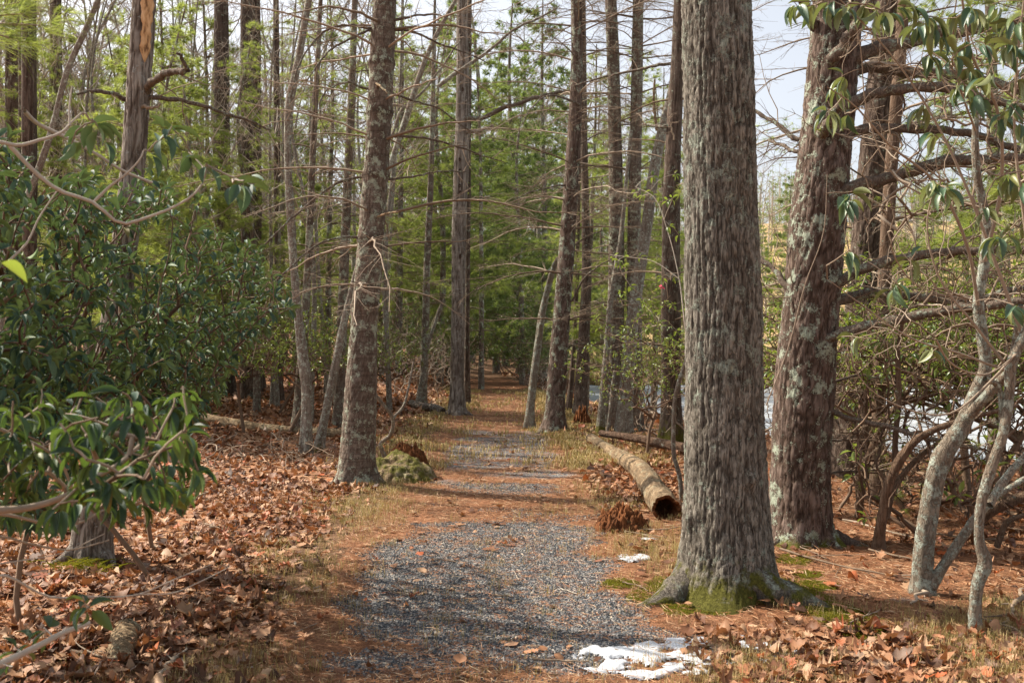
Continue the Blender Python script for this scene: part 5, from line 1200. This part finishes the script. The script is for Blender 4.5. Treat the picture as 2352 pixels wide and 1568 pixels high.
def snow(label, cx, cy, rx, ry, seed, thr=.47, name='snow_patch', rot=0.):
    res = 105; g = np.linspace(-1, 1, res); U, Vv = np.meshgrid(g, g); rr = np.hypot(U, Vv); X = cx+U*rx; Y = cy+Vv*ry+rot*U*rx
    n = fbm(np.stack([(X*10+seed).ravel(), (Y*13).ravel(), np.full(U.size, seed*1.)], 1), 5).reshape(U.shape); m = n+.16*(1-rr**2)-.02
    h = np.clip((m-thr)*9, -.3, 1)
    Z = ground_z(X, Y)+.004+.014*np.clip(h, 0, 1)**.6+.05*np.minimum(h, 0)+.006*(fbm(np.stack([(X*40).ravel(), (Y*40).ravel(), 0*U.ravel()], 1), 3).reshape(U.shape)-.5)
    ok = (h[:-1, :-1] > -.12) & (rr[:-1, :-1] < 1); idx = np.arange(res*res).reshape(res, res); q = np.stack([idx[:-1, :-1], idx[:-1, 1:], idx[1:, 1:], idx[1:, :-1]], -1)[ok]
    mb = MB(); used, inv = np.unique(q, return_inverse=True); mb.add(np.stack([X, Y, Z], -1).reshape(-1, 3)[used], F4=inv.reshape(-1, 4)); me = mb.mesh('snow_patch', M['snow'], org=(cx, cy, gz(cx, cy)))
    thing(name, label, 'snow', (cx, cy, gz(cx, cy)), None, me)
snow('large ragged patch of old snow at the frame bottom, path side of the dead leaves', PX(1500, 4.62), 4.60, .42, .28, 3, .505)
snow('thin broken snow patch among the dead leaves below the thickest tree', PX(1690, 4.72), 4.68, .36, .22, 8, .555)
snow('tiny snow remnant on the needles beside the thickest tree, path side', PX(1452, 6.7), 6.7, .13, .12, 5, .42)
snow('very small snow remnant near the dark rotten stump', PX(1490, 7.35), 7.35, .10, .06, 15, .44)

# =================================================================== GROUND COVER
def scatter(n, d0, d1, dens_fn, pw=1., xr=.60):
    out = np.zeros((0, 2))
    while len(out) < n:
        m = n*2; d = (d0**(2-pw)+(d1**(2-pw)-d0**(2-pw))*rng.random(m))**(1/(2-pw)) if pw != 2 else d0*(d1/d0)**rng.random(m)
        x = (rng.random(m)*2-1)*(xr*d+.5); k = rng.random(m) < dens_fn(x, d); out = np.concatenate([out, np.stack([x[k], d[k]], 1)])
        if k.mean() < .01: break
    return out[:n]
def clump(x, y, s=2.2, k=0.): return ss(.30, .62, n2(x, y, s, 3, k))
def on_land(x, y): return (shore_s(x, y) > .15)*1.
def litter(name, n, d0, d1, tms, L0, L1, pw, lift, dens=None, tilt=.45):
    xy = scatter(n, d0, d1, dens or (lambda x, y: litter_amt(x, y)*on_land(x, y)*(.35+.65*clump(x, y))), pw)
    mb = MB(); grp = rng.integers(0, len(tms), len(xy))
    for g, tm in enumerate(tms):
        q = xy[grp == g]; k = len(q); z = ground_z(q[:, 0], q[:, 1])
        a = rng.random(k)*6.28; tl = rng.normal(size=(k, 2))*tilt
        Y = np.stack([np.cos(a), np.sin(a), tl[:, 0]*.6], 1); N = np.stack([rng.normal(size=k)*tilt, rng.normal(size=k)*tilt, np.ones(k)*(rng.choice([-1, 1], k, p=[.3, .7]))], 1)
        L = rng.uniform(L0, L1, k)*(.6+.6*rng.random(k)); P = np.stack([q[:, 0], q[:, 1], z+lift*rng.random(k)**1.5+.012+np.abs(tl[:, 0])*.1*L], 1)-Y*L[:, None]*.5
        place(mb, tm, P, Y, N, L, rng.uniform(.75, 1.15, k), rng.random(k), curlv=rng.uniform(-.6, 1.9, k))
    return link(name, mb.mesh(name, M['litter']), kind='stuff')
OAK = [leaf_tmpl('oak', fold=.35, curl=.5, seed=s) for s in (1, 2, 3)]; MAP = [leaf_tmpl('maple', fold=.5, curl=.7, seed=s) for s in (4, 5)]
DL = [leaf_tmpl('oval', 5, .7, .7, 6), leaf_tmpl('oval', 5, -.5, .6, 7), leaf_tmpl('oval', 4, .7, .7, 6), leaf_tmpl('oval', 4, -.5, .6, 7)]
def lit_near(x, y): return litter_amt(x, y)*on_land(x, y)*(.45+.55*clump(x, y, 2.5))
litter('dead_leaves', 14500, 3.3, 10, OAK+MAP+DL[:1], .05, .10, .6, .032, lit_near, .22)
litter('dead_leaves_beyond', 13000, 9.5, 20, [DL[2], DL[3]], .065, .115, .9, .05, lit_near, .3)
litter('dead_leaves_far', 13000, 19, 46, [leaf_tmpl('oval', 3, .6, .6, 6)], .14, .22, 1., .05, lambda x, y: on_land(x, y)*ss(1.3, 2., np.abs(x-path_c(y))))
# stray leaves over path and needle bed
litter('stray_leaves', 700, 3.4, 16, OAK[:2]+DL[:2], .05, .09, .5, .008, lambda x, y: on_land(x, y)*(litter_amt(x, y) < .5)*.9*clump(x, y, 1.3, 4.), .15)

def strips(name, n, d0, d1, L0, L1, wd, mat, dens, pw=.8, lift=.012, bend=.15, flat=True, clumpk=0.):
    xy = scatter(n, d0, d1, dens, pw); k = len(xy); z = ground_z(xy[:, 0], xy[:, 1])
    a = rng.random(k)*6.28; L = rng.uniform(L0, L1, k)[:, None]; D = np.stack([np.cos(a), np.sin(a), rng.normal(size=k)*.13], 1); D2 = np.stack([-np.sin(a), np.cos(a), np.zeros(k)], 1)
    w_ = wd*np.maximum(1, xy[:, 1]/7)[:, None]; b = rng.normal(size=(k, 1))*bend; P0 = np.stack([xy[:, 0], xy[:, 1], z+.004+lift*rng.random(k)], 1); P1 = P0+D*L*.5+D2*b*L; P2 = P0+D*L+D2*b*L*.2
    P1[:, 2] = np.maximum(P1[:, 2], z+.005); P2[:, 2] = np.maximum(P2[:, 2], z+.003)
    V = np.stack([P0, P1-D2*w_*.5+[0, 0, .0008], P1+D2*w_*.5+[0, 0, -.0008], P2], 1).reshape(-1, 3); i = np.arange(k)[:, None]*4
    F = np.concatenate([i+[0, 1, 2], i+[1, 3, 2]]); mb = MB(); mb.add(V, F3=F, rnd=np.repeat(rng.random(k), 4)); return link(name, mb.mesh(name, M[mat], smooth=False), kind='stuff')
def nd_d(x, y):
    r = np.abs(x-path_c(y)); g = gravel_amt(x, y)
    return on_land(x, y)*np.clip(np.maximum((r < 1.25)*(1-.82*ss(.32, .60, g)), ss(.8, 1.1, x)*(1-.75*litter_amt(x, y))), 0, 1)*(.4+.6*clump(x, y, 5, 2.))
strips('pine_needle_litter', 78000, 3.3, 13, .05, .12, .0031, 'needle_dead', nd_d, .5)
strips('pine_needle_litter_beyond', 30000, 12, 32, .09, .16, .004, 'needle_dead', nd_d, .9)
# gravel
xy = scatter(34000, 3.4, 10.5, lambda x, y: ss(.28, .52, gravel_amt(x, y))*(np.abs(x-path_c(y)) < 1.25), .35, .3); k = len(xy)
o8 = np.array([[1, 0, -.4], [0, 1, -.4], [-1, 0, -.4], [0, -1, -.4], [.1, 0, .9]], float); f8 = np.array([[0, 1, 4], [1, 2, 4], [2, 3, 4], [3, 0, 4]])
sz = rng.uniform(.0035, .0085, k)*(1+.8*(rng.random(k) > .96)); Vs = o8[None]*(.65+.7*rng.random((k, 5, 1)))*sz[:, None, None]*np.array([1.15, .95, .75]); a = rng.random(k)*6.28; ca, sa = np.cos(a)[:, None], np.sin(a)[:, None]
Vs = np.stack([Vs[..., 0]*ca-Vs[..., 1]*sa, Vs[..., 0]*sa+Vs[..., 1]*ca, Vs[..., 2]], -1)+np.stack([xy[:, 0], xy[:, 1], ground_z(xy[:, 0], xy[:, 1])+.003], 1)[:, None]
mb = MB(); mb.add(Vs, F3=(f8[None]+(np.arange(k)*5)[:, None, None]).reshape(-1, 3), rnd=np.repeat(rng.random(k), 5)); link('gravel', mb.mesh('gravel', M['stone'], smooth=False), kind='stuff')
# dry grass in tufts on the path edges
def grass(name, ntuft, per, d0, d1, H0, H1, wd, mat, dens, pw=.8, spread=.05):
    xy = scatter(ntuft, d0, d1, dens, pw); k = len(xy)*per; q = np.repeat(xy, per, 0)+rng.normal(size=(k, 2))*spread; z = ground_z(q[:, 0], q[:, 1]); a = rng.random(k)*6.28; H = rng.uniform(H0, H1, k)[:, None]
    o_ = np.stack([np.cos(a), np.sin(a), 0*a], 1); sd = np.stack([-np.sin(a), np.cos(a), 0*a], 1)*wd*np.maximum(1, q[:, 1]/8)[:, None]; P0 = np.stack([q[:, 0], q[:, 1], z], 1); ln = rng.random((k, 1))
    P1 = P0+np.array([0, 0, .75])*H+o_*H*ln*.35; P2 = P0+np.array([0, 0, 1.])*H*(1-.75*ln)+o_*H*(ln*.9+.1)
    V = np.stack([P0-sd, P0+sd, P1-sd*.7, P1+sd*.7, P2], 1).reshape(-1, 3); i = np.arange(k)[:, None]*5; mb = MB(); mb.add(V, F4=i+[0, 1, 3, 2], F3=i+[2, 3, 4], rnd=np.repeat(rng.random(k), 5)); return link(name, mb.mesh(name, M[mat]), kind='stuff')
def edge(x, y):
    r = x-path_c(y); return on_land(x, y)*(np.exp(-((r+1.35)/.4)**2)*.9+np.exp(-((r-1.25)/.3)**2)*.8+.05*(np.abs(r) < 1.)+(y < 5.6)*ss(1.1, 1.4, r)*.8)*clump(x, y, 1.6, 6.)
grass('dry_grass', 3400, 10, 3.5, 12, .03, .10, .0011, 'drygrass', edge, .6, .035)
grass('dry_grass_beyond', 2600, 10, 11.5, 30, .04, .13, .003, 'drygrass', lambda x, y: edge(x, y)*1.+on_land(x, y)*np.exp(-((x-path_c(y)-1.5)/.7)**2)*.4, .9, .08)
grass('marsh_grass', 1800, 8, 46, 60, .4, .9, .02, 'drygrass', lambda x, y: (x > 1)*(y > 48.6)*1., 1., .3)
k = 150; a = rng.random(k)*6.28; tx, ty = PX(205, 6.1), 6.05; q = np.stack([tx+rng.normal(size=k)*.10, ty+rng.normal(size=k)*.05], 1); H = rng.uniform(.07, .17, k)
mb = MB(); place(mb, leaf_tmpl('oval', 5, .1, 1.2), np.c_[q, ground_z(q[:, 0], q[:, 1])], np.stack([np.cos(a)*.6, np.sin(a)*.6, np.ones(k)], 1), np.stack([-np.cos(a), -np.sin(a), np.full(k, .6)], 1), H, .022)
thing('grass_tuft', 'tuft of green grass at the foot of the dead trunk', 'grass', (tx, ty, gz(tx, ty)), None, mb.mesh('grass_tuft', M['mossblade'], org=(tx, ty, gz(tx, ty))))
# moss tufts
def mossd(x, y): return ss(.30, .75, moss_amt(x, y)+.5*(n2(x, y, 7, 3, 8.)-.5))
xy = scatter(26000, 4.3, 11.5, mossd, .8); k = len(xy); z = ground_z(xy[:, 0], xy[:, 1]); mh = .018*n2(xy[:, 0], xy[:, 1], 9, 2, 3.)
mb = MB(); needles(mb, np.stack([xy[:, 0], xy[:, 1], z+mh], 1), np.tile([0, 0, 1.], (k, 1)), .010, 3, .006, 1.1); link('moss', mb.mesh('moss', M['mossblade'], smooth=False), kind='stuff')

# sticks: each one its own thing
def stick(pix, r, label, group=None, mat='twig', side=2, lift=.02, name='fallen_stick', cat='stick'):
    P = []
    for a, b in pix:
        d = hit(a, b); x = PX(a, d); P.append([x, d, gz(x, d)+lift+r])
    P = smooth_curve(np.array(P), 14); P[:, :2] += rng.normal(size=(14, 2))*r*.8
    mb = MB(); tubes(mb, P, np.linspace(r, r*.5, 14)*(1+.15*rng.normal(size=14)), 7, rid=.6); L = np.linalg.norm(P[-1]-P[0])
    for _ in range(side):
        i = rng.integers(3, 11); D = nrm((P[i+1]-P[i])/np.linalg.norm(P[i+1]-P[i])+np.array([rng.normal()*.7, rng.normal()*.7, .1])); l = L*.25*(.4+rng.random()); v = np.linspace(0, 1, 6)[:, None]
        tubes(mb, P[i]+D*l*v+rng.normal(size=(6, 3))*.015*l, np.linspace(r*.5, r*.2, 6), 5, rid=.6)
    me = mb.mesh(name, M[mat], org=tuple(P[0])); return thing(name, label, cat, tuple(P[0]), group, me)
for a in [
    ([(94, 1486), (180, 1510), (250, 1525), (322, 1535), (380, 1548)], .011, 'thick dark stick lying in the dead leaves at the lower corner'),
    ([(370, 1566), (395, 1530), (430, 1500)], .012, 'pale barkless stick slanting up from the frame bottom in the leaves'),
    ([(430, 1560), (415, 1510), (400, 1450), (395, 1400)], .006, 'thin lichened stick pointing away through the dead leaves'),
    ([(470, 1212), (500, 1222), (540, 1240)], .012, 'short dark stick half buried in litter left of the path'),
    ([(1790, 1268), (1900, 1300), (2000, 1322), (2140, 1345)], .009, 'long thin stick lying on the needles behind the thickest tree'),
    ([(2145, 1350), (2110, 1375), (2090, 1400)], .012, 'pale crooked stick at the foot of the forked lichened stem'),
    ([(1795, 1240), (1850, 1268), (1900, 1290)], .006, 'thin dark stick next to the base of the lichened pine'),
    ([(1995, 1270), (2060, 1285), (2150, 1300)], .009, 'straight brown stick below the dark crooked stem'),
    ([(1940, 1200), (2020, 1222), (2130, 1250)], .010, 'light stick lying across the bank beyond the dark stem'),
    ([(2100, 1225), (2200, 1240), (2330, 1250)], .010, 'grey stick on the bank behind the pale forked stem'),
    ([(1460, 1222), (1520, 1222), (1570, 1215)], .007, 'thin stick on the needles in front of the dark rotten stump'),
    ([(1400, 1218), (1470, 1232), (1530, 1240)], .006, 'thin dark twig on the needles near the dark rotten stump'),
    ([(2352, 1475), (2330, 1455), (2290, 1440), (2250, 1430)], .008, 'lichened stick reaching in from the frame edge by the slender stem'),
    ([(2352, 1365), (2330, 1410), (2300, 1445)], .016, 'short pale lichened limb propped on the ground at the frame edge'),
    ([(1950, 1440), (1985, 1425), (2020, 1410)], .005, 'small pale forked twig on the moss strip'),
    ([(1140, 1375), (1165, 1378), (1180, 1381)], .007, 'short brown stick on the gravel in the middle of the path'),
    ([(1430, 1345), (1455, 1350), (1490, 1365)], .005, 'thin twig at the mossy edge of the path'),
    ([(1225, 1525), (1290, 1528), (1350, 1530)], .006, 'straight pale stick on the needles short of the snow'),
    ([(1420, 1190), (1405, 1205), (1380, 1215)], .006, 'bent twig leaning at the dark rotten stump'),
    ([(440, 1150), (520, 1125), (600, 1110)], .010, 'lichened fallen branch in the leaves under the laurel'),
    ([(500, 1060), (570, 1040), (650, 1050), (700, 1062)], .010, 'grey branch in the brush pile beside the crooked sapling'),
    ([(730, 1125), (800, 1108), (830, 1100)], .012, 'short root-like stick at the foot of the tall lichened pine')]:
    stick(*a)
small = 'small twigs scattered on the path and needles'
for i in range(90):
    d = 4.3+7*rng.random(); x = rng.uniform(-1.3, 3.6) if rng.random() < .75 else rng.uniform(-2.6, -1.2)
    if abs(x/d) > .56 or shore_s(x, d) < .3: continue
    px = 1176+x/d*FX; py = 784+(EYE)*FX/d; a = rng.random()*6.28; l = rng.uniform(.05, .22)*FX/d
    stick([(px, py), (px+l*.5*math.cos(a), py+l*.14*math.sin(a)), (px+l*math.cos(a), py+l*.3*math.sin(a))], rng.uniform(.002, .005), 'small bare twig lying on the needles and gravel', small, ['twig', 'twig_grey', 'deadwood'][i % 3], 1, .006)
# brush pile of thin grey twigs
tips = []
for i in range(240):
    px = rng.uniform(460, 770); d = rng.uniform(10.5, 13.2); x = PX(px, d); tips.append([x, d, gz(x, d)+.03+.28*rng.random()**1.6])
t = thing('brush_pile', 'low pile of thin grey dead twigs on the leaves around the sapling bases', 'brush', tuple(gp(PX(620, 12), 12)))
P, c, td = grow([gp(PX(a, 12), 12) for a in (480, 560, 620, 690, 740)], np.array(tips), up=.1, jit=.09, lead=.0); mb = MB(); tubes(mb, P[:, ::2], (.0020*c**.4+.0014)[:, ::2], 4); part('twigs', mb, M['twig'], t, kind='stuff')

rank_labels()
